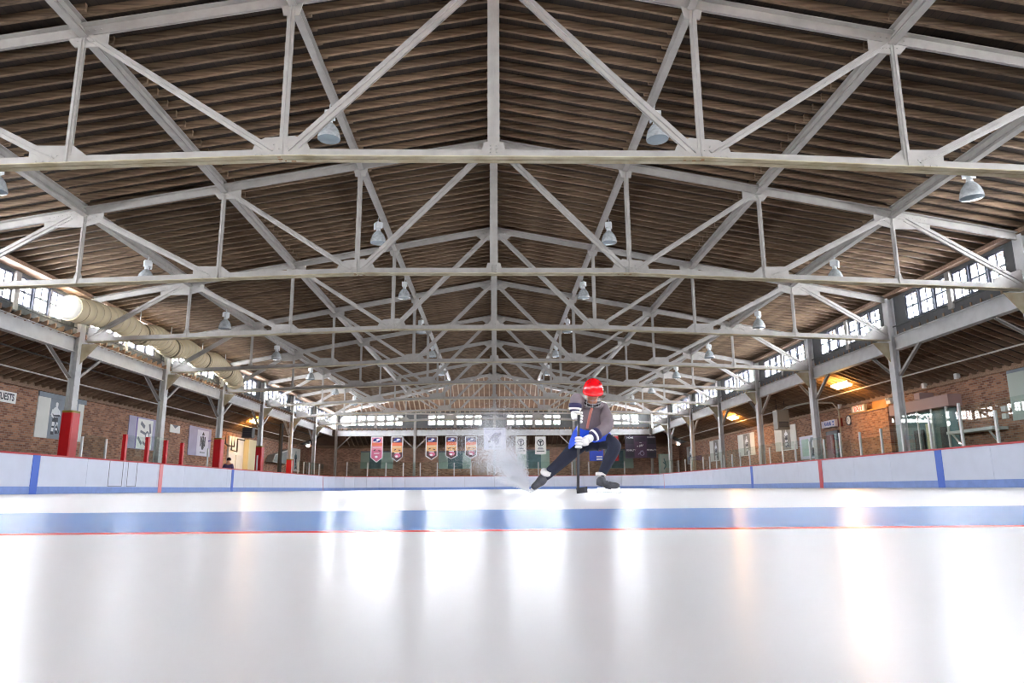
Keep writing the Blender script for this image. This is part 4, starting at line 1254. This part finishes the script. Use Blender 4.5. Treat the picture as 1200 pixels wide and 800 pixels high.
# scoreboard
root = thing('scoreboard', (12.62, YE-0.35, 2.56), 'dark purple scoreboard hung below the far right end beam', 'scoreboard')
mb = MB(); mb.box((0, 0.06, 0.97), (2.66, 0.14, 1.94)); mb.build('case', 'scoreb', root)
for s in (-0.9, 0.9):
    mb = MB(); mb.box((s, 0.1, 1.99), (0.08, 0.06, 0.12)); mb.box((s, 0.2, 2.05), (0.08, 0.28, 0.03)); mb.build('hanger', 'alu', root)
flat(root, 'panels', FB, [(rect(-0.55, 0.5, 0.06, 1.88), 0), (rect(-1.25, -0.62, 1.2, 1.62), 1), (rect(0.6, 1.25, 1.2, 1.62), 1), (rect(-1.25, -0.62, 0.12, 0.5), 1), (rect(0.6, 1.25, 0.12, 0.5), 1), (rect(-0.5, 0.45, 1.4, 1.8), 2)], ['scorep', 'dark', 'scoreb'], 0.011)
for tx, x, z in (('HOME', -0.9, 1.74), ('GUESTS', 0.92, 1.78), ('PENALTY', -0.85, 0.66), ('PENALTY', 0.92, 0.68)):
    text_part(root, 'lettering', tx, 0.2, FB, x, z, 0.012, 'inklight')
flat(root, 'logo', FB, [(stroke((-0.32, 0.98), (-0.22, 1.02), 0.07), 0), (stroke((-0.12, 0.95), (-0.05, 1.14), 0.06), 0), (stroke((-0.02, 0.97), (0.08, 1.16), 0.07), 0), (stroke((0.1, 1.0), (0.22, 1.16), 0.06), 0), (rect(-0.1, 0.1, 1.3, 1.33), 0)] +
     [(p, 1) for p in ring(0.1, 0.4, 0.14, 0.19)] + [(stroke((-0.25, 0.3), (-0.05, 0.5), 0.06), 1), (stroke((-0.05, 0.6), (0.2, 0.62), 0.05), 1)], ['inklight', 'lavender'], 0.016)
# round vent on the end wall
root = thing('round_vent', (-12.75, YE-0.25, 5.85), 'round white vent drum high in the far left corner', 'vent')
RV = Matrix.Rotation(math.pi/2, 3, 'X')
mb = MB(); mb.lathe([(0.0, 0.28), (0.3, 0.28), (0.43, 0.25), (0.46, 0.2), (0.46, -0.2)], 26, R=RV); mb.build('drum', 'paper', root, smooth=True)
mb = MB()
for q in ring(0, 0, 0.36, 0.39, 24): mb.prism(q, (0, -0.27, 0), (1, 0, 0), (0, 0, 1), 0.02)
mb.build('rim', 'lampmetal', root)

# ------------------------------------------------------------------ walkway pipes and lights
for sgn, x, z, m_, lb in ((-1, 15.95, 4.1, 'pipe', 'thin white pipe along the outer edge of left walkway roof'), (-1, 15.0, 4.48, 'darkpipe', 'thin dark conduit along the middle of left walkway roof'),
                          (1, 15.75, 4.18, 'pipe', 'thin white pipe along the right walkway roof')):
    mb = MB(); mb.tube([(sgn*x, 6, z), (sgn*x, 61, z)], 0.028, 6)
    tag(mb.build('conduit_pipe', m_), lb, 'pipe', 'walkway pipes')
for x, y, lb in ((15.25, 30.6, 'lit fluorescent ceiling fixture over the exit sign, right walkway'), (15.25, 45.1, 'lit fluorescent ceiling fixture farther along the right walkway'), (-15.3, 45.9, 'lit fluorescent ceiling fixture over the left walkway doorway')):
    root = thing('fluorescent_fixture', (x, y, az(x)), lb, 'lamp', 'walkway light fixtures')
    root.rotation_euler = (0, math.copysign(math.atan((AZ0-AZ1)/(AX1-AX0)), x), 0)
    mb = MB(); mb.box((0, 0, -0.05), (0.14, 1.3, 0.1)); mb.build('housing', 'lampmetal', root)
    mb = MB(); mb.box((0, 0, -0.14), (0.34, 1.26, 0.08)); mb.build('diffuser', 'fluo', root)
for k, (y, z) in enumerate(((27.0, 3.92), (25.0, 3.98), (33.9, 3.9))):
    mb = MB(); mb.box((XW-0.12, y, z-0.06), (0.14, 0.16, 0.2))
    tag(mb.build('junction_box', 'white'), 'small white box on top of right brick wall, %s' % ('above the booth post', 'beyond the booth soffit end', 'near the wall clock')[k], 'box', 'wall top boxes')

# ================================================================== SKATER
def skin_mesh(name, pts, edges, radii, m, parent, sub=2, root=0):
    me = bpy.data.meshes.new(name+'_skeleton')
    me.from_pydata([tuple(p) for p in pts], edges, [])
    o = bpy.data.objects.new(name+'_skeleton', me)
    COL.objects.link(o)
    sk = o.modifiers.new('skin', 'SKIN')
    sk.use_smooth_shade = True
    lay = me.skin_vertices[0].data
    for i, r_ in enumerate(radii):
        lay[i].radius = r_ if isinstance(r_, tuple) else (r_, r_)
        lay[i].use_root = (i == root)
    sb = o.modifiers.new('sub', 'SUBSURF')
    sb.levels = sub
    sb.render_levels = sub
    dg = bpy.context.evaluated_depsgraph_get()
    dg.update()
    out = bpy.data.meshes.new_from_object(o.evaluated_get(dg))
    bpy.data.objects.remove(o)
    out.materials.clear()
    out.materials.append(MT[m])
    out.polygons.foreach_set('use_smooth', [True]*len(out.polygons))
    out.name = name
    return link(name, out, parent)
V = Vector
J = dict(head=(1.18, 8.36, 1.18), chin=(1.15, 8.3, 1.05), neck=(1.175, 8.47, 1.04), chest=(1.175, 8.52, 0.93), belly=(1.18, 8.64, 0.8), pelvis=(1.19, 8.74, 0.68),
         rsh=(1.03, 8.49, 1.03), relb=(0.965, 8.27, 1.1), rwr=(0.935, 8.17, 0.94), rhand=(0.93, 8.15, 0.87),
         lsh=(1.32, 8.5, 0.97), lelb=(1.345, 8.36, 0.77), lwr=(1.14, 8.19, 0.645), lhand=(1.02, 8.14, 0.58),
         rhip=(1.09, 8.75, 0.63), rknee=(0.82, 8.7, 0.375), rank=(0.6, 8.66, 0.19), lhip=(1.3, 8.72, 0.64), lknee=(1.44, 8.42, 0.56), lank=(1.3, 8.6, 0.25))
J = {k: V(v) for k, v in J.items()}
sk = thing('person', (1.1, 8.6, 0), 'hockey skater in red helmet and grey jacket leaning into a turn', 'person')
sk_off = -V((1.1, 8.6, 0))
def SKN(name, pts, edges, radii, m, sub=2, root=0, parent=None): return skin_mesh(name, [p+sk_off for p in pts], edges, radii, m, parent or sk, sub, root)
# body: pelvis is the root
names = ['pelvis', 'belly', 'chest', 'neck', 'head', 'rsh', 'relb', 'rwr', 'lsh', 'lelb', 'lwr', 'rhip', 'rknee', 'rank', 'lhip', 'lknee', 'lank']
fdir = V((-0.12, -0.90, -0.42)).normalized()           # where the face looks
hup = V((0.02, -0.40, 0.9)); hup = (hup - fdir*hup.dot(fdir)).normalized()
hsd = fdir.cross(hup).normalized()
HC_ = V((1.175, 8.35, 1.17))
pts = [J[n] for n in names] + [HC_+hup*0.06, HC_+fdir*0.03-hup*0.07, HC_+fdir*0.115-hup*0.015]
E_ = [(0, 1), (1, 2), (2, 3), (3, 4), (4, 17), (4, 18), (4, 19), (2, 5), (5, 6), (6, 7), (2, 8), (8, 9), (9, 10), (0, 11), (11, 12), (12, 13), (0, 14), (14, 15), (15, 16)]
rad = [0.12, 0.115, 0.13, 0.06, 0.085, 0.065, 0.045, 0.03, 0.065, 0.045, 0.03, 0.085, 0.055, 0.035, 0.085, 0.055, 0.035, 0.08, 0.05, 0.018]
SKN('body', pts, E_, rad, 'skin')
# jacket
jn = ['pelvis', 'belly', 'chest', 'neck', 'rsh', 'relb', 'rwr', 'lsh', 'lelb', 'lwr']
jp = [J[n] for n in jn]
jp[0] = J['pelvis']+V((-0.01, -0.03, 0.05))
jp[6] = J['rwr']+V((0, 0, 0.0)); 
jk = SKN('jacket', jp + [(J['rsh']+J['relb'])/2, (J['relb']+J['rwr'])/2, (J['lsh']+J['lelb'])/2, (J['lelb']+J['lwr'])/2],
    [(0, 1), (1, 2), (2, 3), (2, 4), (4, 10), (10, 5), (5, 11), (11, 6), (2, 7), (7, 12), (12, 8), (8, 13), (13, 9)],
    [(0.15, 0.13), (0.155, 0.14), (0.17, 0.15), 0.075, 0.09, 0.078, 0.055, 0.1, 0.082, 0.06, 0.085, 0.075, 0.09, 0.075], 'jacket')
mb = MB()
n_ = 22
hd = []
for k in range(n_):
    a = 2*math.pi*k/n_
    hd.append(J['neck']+V((0.115*math.cos(a), 0.02+0.1*math.sin(a), 0.0+0.035*math.sin(a)))+sk_off)
mb.tube(hd+[hd[0]], 0.034, 8, cap=False); mb.build('hood', 'jacket', sk, smooth=True)
mb = MB()
z_ = [V((1.155, 8.345, 0.985)), V((1.135, 8.355, 0.92)), V((1.12, 8.4, 0.84)), V((1.11, 8.475, 0.76))]
mb.tube([p+sk_off for p in z_], 0.017, 8); mb.build('coral_stripe', 'zip', sk, smooth=True)
# trousers / socks
SKN('trousers', [J['pelvis'], J['rhip'], J['rknee'], J['rank']+(J['rank']-J['rknee']).normalized()*0.05, J['lhip'], J['lknee'], J['lank']+(J['lank']-J['lknee']).normalized()*0.06, J['rhip']*0.5+J['rknee']*0.5, J['lhip']*0.5+J['lknee']*0.5, J['rknee']*0.5+J['rank']*0.5, J['lknee']*0.5+J['lank']*0.5],
    [(0, 1), (1, 7), (7, 2), (2, 9), (9, 3), (0, 4), (4, 8), (8, 5), (5, 10), (10, 6)], [0.14, 0.115, 0.08, 0.055, 0.12, 0.09, 0.052, 0.098, 0.108, 0.072, 0.072], 'pants')
# blue shorts: a flared shell round the hips
mb = MB()
R1 = []
for zz, sc in ((0.80, 0.17), (0.73, 0.22), (0.65, 0.265), (0.56, 0.285)):
    ring_ = []
    for k in range(24):
        a = 2*math.pi*k/24
        x = 1.185+(sc*1.0)*math.cos(a)*(1.02)
        y = 8.72+(sc*0.8)*math.sin(a) - (0.8-zz)*0.25
        z = zz + (0.05*abs(math.sin(a*1.0+0.2))**2 if math.sin(a) < 0 and zz < 0.7 else 0) + 0.02*math.sin(5*a)*(0.8-zz)/0.2 - (0.03 if math.cos(a) < -0.5 and zz < 0.7 else 0)
        ring_.append(V((x, y, z))+sk_off)
    R1.append(ring_)
o_ = len(mb.v)
for rg in R1: mb.v += [tuple(p) for p in rg]
for i in range(3):
    for k in range(24):
        mb.f.append((i*24+k, i*24+(k+1) % 24, (i+1)*24+(k+1) % 24, (i+1)*24+k)); mb.m.append(0)
mb.build('shorts', 'shorts', sk, smooth=True)
# helmet and cage
Rh = Matrix((hsd, fdir, hup)).transposed()
HL = HC_+sk_off
prof = [(0.128, -0.02), (0.134, 0.0), (0.128, 0.05), (0.108, 0.1), (0.07, 0.135), (0.03, 0.15), (0.0, 0.152)]
mb = MB(); mb.lathe(prof, 26, HL+Rh @ V((0, -0.015, 0.01)), R=Rh, sx=0.9, sy=1.12)
hm = mb.build('helmet', 'helmet', sk, smooth=True)
mb = MB(); mb.lathe([(0.129, -0.024), (0.139, -0.02), (0.139, 0.0), (0.133, 0.008)], 26, HL+Rh @ V((0, -0.015, 0.01)), R=Rh, sx=0.9, sy=1.12); mb.build('rim', 'helmet', hm, smooth=True)
mb = MB()
for s in (-1, 1):
    for k in range(2): mb.bar(HL+Rh @ V((s*(0.04+0.03*k), 0.05, 0.135-0.02*k)), HL+Rh @ V((s*(0.04+0.03*k), -0.05, 0.14-0.02*k)), 0.012, 0.02, hup)
mb.build('vent_slots', 'black', hm)
mb = MB()
for k in range(3):
    z = -0.06-0.038*k
    arc = [HL+Rh @ V((0.1*math.sin(a), 0.04+0.105*math.cos(a), z)) for a in np.linspace(-1.3, 1.3, 9)]
    mb.tube(arc, 0.0022, 5)
for a in np.linspace(-0.8, 0.8, 3):
    mb.tube([HL+Rh @ V((0.1*math.sin(a), 0.04+0.105*math.cos(a), -0.03)), HL+Rh @ V((0.1*math.sin(a), 0.04+0.105*math.cos(a), -0.145))], 0.0022, 5)
mb.build('face_cage', 'lampmetal', hm)
mb = MB(); arc = [HL+Rh @ V((0.09*math.sin(a), 0.02+0.085*math.cos(a), -0.15+0.03*abs(math.sin(a)))) for a in np.linspace(-1.7, 1.7, 11)]
mb.tube(arc, 0.012, 6); mb.build('chin_strap', 'black', hm)
for s in (-1, 1):
    mb = MB(); mb.lathe([(0, 0.012), (0.011, 0.006), (0.013, 0.0), (0.011, -0.006), (0, -0.012)], 10, HL+Rh @ V((s*0.033, 0.094, -0.012)), R=Rh); mb.build('eye', 'dark', sk, smooth=True)
mb = MB(); mb.tube([HL+Rh @ V((x, 0.083-abs(x)*0.3, -0.078)) for x in (-0.025, 0, 0.025)], 0.006, 6); mb.build('mouth', 'maroon', sk)
# gloves with fingers closed round the stick
BUTT, HEEL = V((0.978, 8.15, 1.01)), V((0.937, 8.09, 0.03))
ax = (HEEL-BUTT).normalized()
def glove(wrist, grip, side_):
    """padded glove: palm beside the shaft, four fingers and a thumb closed round it"""
    g = thing_child = link('glove', None, sk)
    tow = (wrist-grip); tow = (tow - ax*tow.dot(ax)).normalized()        # from shaft towards the wrist
    lat = ax.cross(tow).normalized()
    palm = grip+tow*0.05
    skin_mesh('palm', [p+sk_off for p in (wrist, wrist*0.4+palm*0.6, palm, palm+ax*0.035, palm-ax*0.035)], [(0, 1), (1, 2), (2, 3), (2, 4)], [0.05, 0.055, 0.052, 0.045, 0.045], 'glove', g, 2)
    for k in range(4):
        c = grip + ax*(-0.05+0.034*k)
        ln = (0.034, 0.038, 0.036, 0.03)[k]
        pp = [c+tow*0.035+lat*0.03, c+lat*ln*1.15+tow*0.0, c+lat*0.02-tow*ln, c-lat*0.012-tow*0.03]
        skin_mesh('finger', [p+sk_off for p in pp], [(0, 1), (1, 2), (2, 3)], [0.019, 0.018, 0.017, 0.014], 'glove', g, 1)
    pp = [palm-ax*0.045-lat*0.02, grip-ax*0.06-lat*0.036+tow*0.015, grip-ax*0.045-lat*0.02-tow*0.032]
    skin_mesh('thumb', [p+sk_off for p in pp], [(0, 1), (1, 2)], [0.022, 0.02, 0.016], 'glove', g, 1)
    d = (wrist-palm).normalized()
    mb = MB(); mb.tube([wrist-d*0.015+sk_off, wrist+d*0.05+sk_off, wrist+d*0.075+sk_off], [0.06, 0.078, 0.072], 16); cf = mb.build('cuff', 'glovecuff', g, smooth=True)
    mb = MB(); mb.tube([wrist+d*0.0+sk_off, wrist+d*0.022+sk_off], [0.069, 0.075], 16); mb.build('cuff_band', 'glove', g, smooth=True)
def on_shaft(z):
    t_ = (z-BUTT.z)/(HEEL.z-BUTT.z)
    return BUTT+(HEEL-BUTT)*t_
glove(J['rwr'], on_shaft(0.855), -1)
glove(J['lwr'], on_shaft(0.565), 1)
# skates
def skate(ank, toe, heel, name):
    """boot, blade holder and steel; toe and heel are points on the ice edge of the blade"""
    ank, toe, heel = V(ank), V(toe), V(heel)
    s = link('skate', None, sk)
    ln = (toe-heel).normalized()
    upv = (ank-heel); upv = (upv - ln*upv.dot(ln)).normalized()
    L = (toe-heel).length
    q = lambda a, h: heel + ln*(a*L) + upv*h + sk_off
    skin_mesh('boot', [q(0.1, 0.20), q(0.12, 0.13), q(0.08, 0.085), q(0.45, 0.09), q(0.75, 0.082), q(0.98, 0.078)], [(0, 1), (1, 2), (1, 3), (3, 4), (4, 5)], [0.056, 0.052, 0.045, 0.05, 0.045, 0.036], 'boot', s, 2)
    sd = ln.cross(upv).normalized()
    mb = MB()
    for a0, a1 in ((0.02, 0.36), (0.62, 0.98)): mb.bar(q(a0, 0.042), q(a1, 0.042), 0.03, 0.04, upv)
    mb.bar(q(0.0, 0.018), q(1.02, 0.018), 0.018, 0.02, upv); mb.build('blade_holder', 'holder', s)
    mb = MB(); mb.bar(q(-0.02, 0.005), q(1.05, 0.005), 0.004, 0.012, upv); mb.build('blade', 'blade', s)
    mb = MB(); mb.tube([q(0.11, 0.205), q(0.115, 0.235)], 0.064, 16); mb.build('sock_band', 'sockband', s, smooth=True)
    mb = MB()
    for k in range(4): mb.bar(q(0.3+k*0.1, 0.15-k*0.012)-sd*0.03, q(0.3+k*0.1, 0.15-k*0.012)+sd*0.03, 0.008, 0.008, upv)
    mb.build('laces', 'sockband', s)
skate(J['rank'], (0.425, 8.58, 0.004), (0.575, 8.76, 0.085), 'r')
skate(J['lank'], (1.47, 8.44, 0.003), (1.22, 8.58, 0.004), 'l')
# stick
st = thing('hockey_stick', (0.94, 8.09, 0), 'dark hockey stick held upright in white gloves, blade on ice', 'hockey stick')
so = -V((0.94, 8.09, 0))
mb = MB(); mb.bar(BUTT+so, HEEL+so, 0.03, 0.021, (0, 1, 0)); mb.build('shaft', 'stick', st)
mb = MB(); mb.bar(BUTT-ax*0.004+so, BUTT+ax*0.13+so, 0.036, 0.027, (0, 1, 0)); mb.build('butt_tape', 'sticktape', st)
mb = MB()
bl = [HEEL+V((-0.015, 0, 0.0)), HEEL+V((0.02, -0.01, 0.005)), HEEL+V((0.06, -0.12, 0.01)), HEEL+V((0.075, -0.2, 0.015))]
for a, c in zip(bl[:-1], bl[1:]): mb.bar(a+so, c+so, 0.012, 0.062, (0, 0, 1))
mb.build('blade', 'black', st)

# snow thrown up by the turning skate
N = 95000
ang = rng.normal(math.radians(127), math.radians(14), N)
ang = np.where(np.abs(ang-math.radians(127)) > math.radians(36), math.radians(127), ang)
rad_ = 1.25*rng.beta(1.3, 2.6, N)
cx = 0.42 + rad_*np.cos(ang)
czz = 0.02 + rad_*np.sin(ang)*0.98
cy = 8.6 + rng.normal(0, 0.04, N) + rng.normal(0, 0.10, N)*rad_
ok = czz > 0.005
cx, cy, czz = cx[ok], cy[ok], czz[ok]
n = len(cx)
size = rng.uniform(0.0008, 0.0019, n)
base = np.array([(1, 1, 1), (-1, -1, 1), (-1, 1, -1), (1, -1, -1)], float)
jit = rng.normal(0, 0.45, (n, 4, 3))
vv = np.stack([cx, cy, czz], 1)[:, None, :] + (base[None]+jit)*size[:, None, None]
ff = np.array([(0, 1, 2), (0, 3, 1), (0, 2, 3), (1, 3, 2)])
faces = (np.arange(n)[:, None, None]*4 + ff[None]).reshape(-1, 3)
me = bpy.data.meshes.new('snow_spray')
me.vertices.add(n*4); me.vertices.foreach_set('co', vv.reshape(-1))
me.loops.add(faces.size); me.loops.foreach_set('vertex_index', faces.reshape(-1).astype(np.int32))
me.polygons.add(len(faces)); me.polygons.foreach_set('loop_start', np.arange(0, faces.size, 3, dtype=np.int32))
me.polygons.foreach_set('loop_total', np.full(len(faces), 3, dtype=np.int32))
me.update(); me.validate()
me.materials.append(MT['snow'])
tag(link('snow_spray', me), 'fan of white ice spray thrown up beside the skater', 'snow', kind='stuff')

# ------------------------------------------------------------------ spectator
sp_ = thing('person', (-14.2, 38.9, 0), 'distant person in a violet jacket standing behind the left boards', 'person')
skin_mesh('body', [V((0, 0, 0.95)), V((0, 0, 1.2)), V((0, 0, 1.42)), V((0, 0, 1.53)), V((0, 0, 1.64)), V((0, 0, 1.72)), V((-0.18, 0, 1.4)), V((-0.27, -0.05, 1.12)), V((-0.25, -0.2, 0.95)), V((0.18, 0, 1.4)), V((0.27, -0.05, 1.12)), V((0.25, -0.2, 0.95)),
    V((-0.1, 0, 0.85)), V((-0.11, 0, 0.48)), V((-0.11, 0, 0.08)), V((-0.11, -0.14, 0.04)), V((0.1, 0, 0.85)), V((0.11, 0, 0.48)), V((0.11, 0, 0.08)), V((0.11, -0.14, 0.04))],
    [(0, 1), (1, 2), (2, 3), (3, 4), (4, 5), (2, 6), (6, 7), (7, 8), (2, 9), (9, 10), (10, 11), (0, 12), (12, 13), (13, 14), (14, 15), (0, 16), (16, 17), (17, 18), (18, 19)],
    [0.14, 0.13, 0.14, 0.055, 0.09, 0.08, 0.065, 0.05, 0.035, 0.065, 0.05, 0.035, 0.09, 0.065, 0.045, 0.035, 0.09, 0.065, 0.045, 0.035], 'skin', sp_)
skin_mesh('jacket', [V((0, 0, 0.9)), V((0, 0, 1.2)), V((0, 0, 1.41)), V((-0.19, 0, 1.4)), V((-0.28, -0.05, 1.12)), V((-0.26, -0.19, 0.98)), V((0.19, 0, 1.4)), V((0.28, -0.05, 1.12)), V((0.26, -0.19, 0.98))],
    [(0, 1), (1, 2), (2, 3), (3, 4), (4, 5), (2, 6), (6, 7), (7, 8)], [0.17, 0.16, 0.16, 0.085, 0.07, 0.055, 0.085, 0.07, 0.055], 'violet', sp_)
skin_mesh('trousers', [V((0, 0, 0.93)), V((-0.1, 0, 0.83)), V((-0.11, 0, 0.48)), V((-0.11, 0, 0.1)), V((0.1, 0, 0.83)), V((0.11, 0, 0.48)), V((0.11, 0, 0.1))], [(0, 1), (1, 2), (2, 3), (0, 4), (4, 5), (5, 6)], [0.15, 0.11, 0.08, 0.07, 0.11, 0.08, 0.07], 'pants', sp_)
mb = MB(); mb.lathe([(0.105, -0.06), (0.112, 0.0), (0.1, 0.06), (0.06, 0.1), (0, 0.115)], 18, (0, 0.02, 1.69)); mb.build('hair', 'hair', sp_, smooth=True)
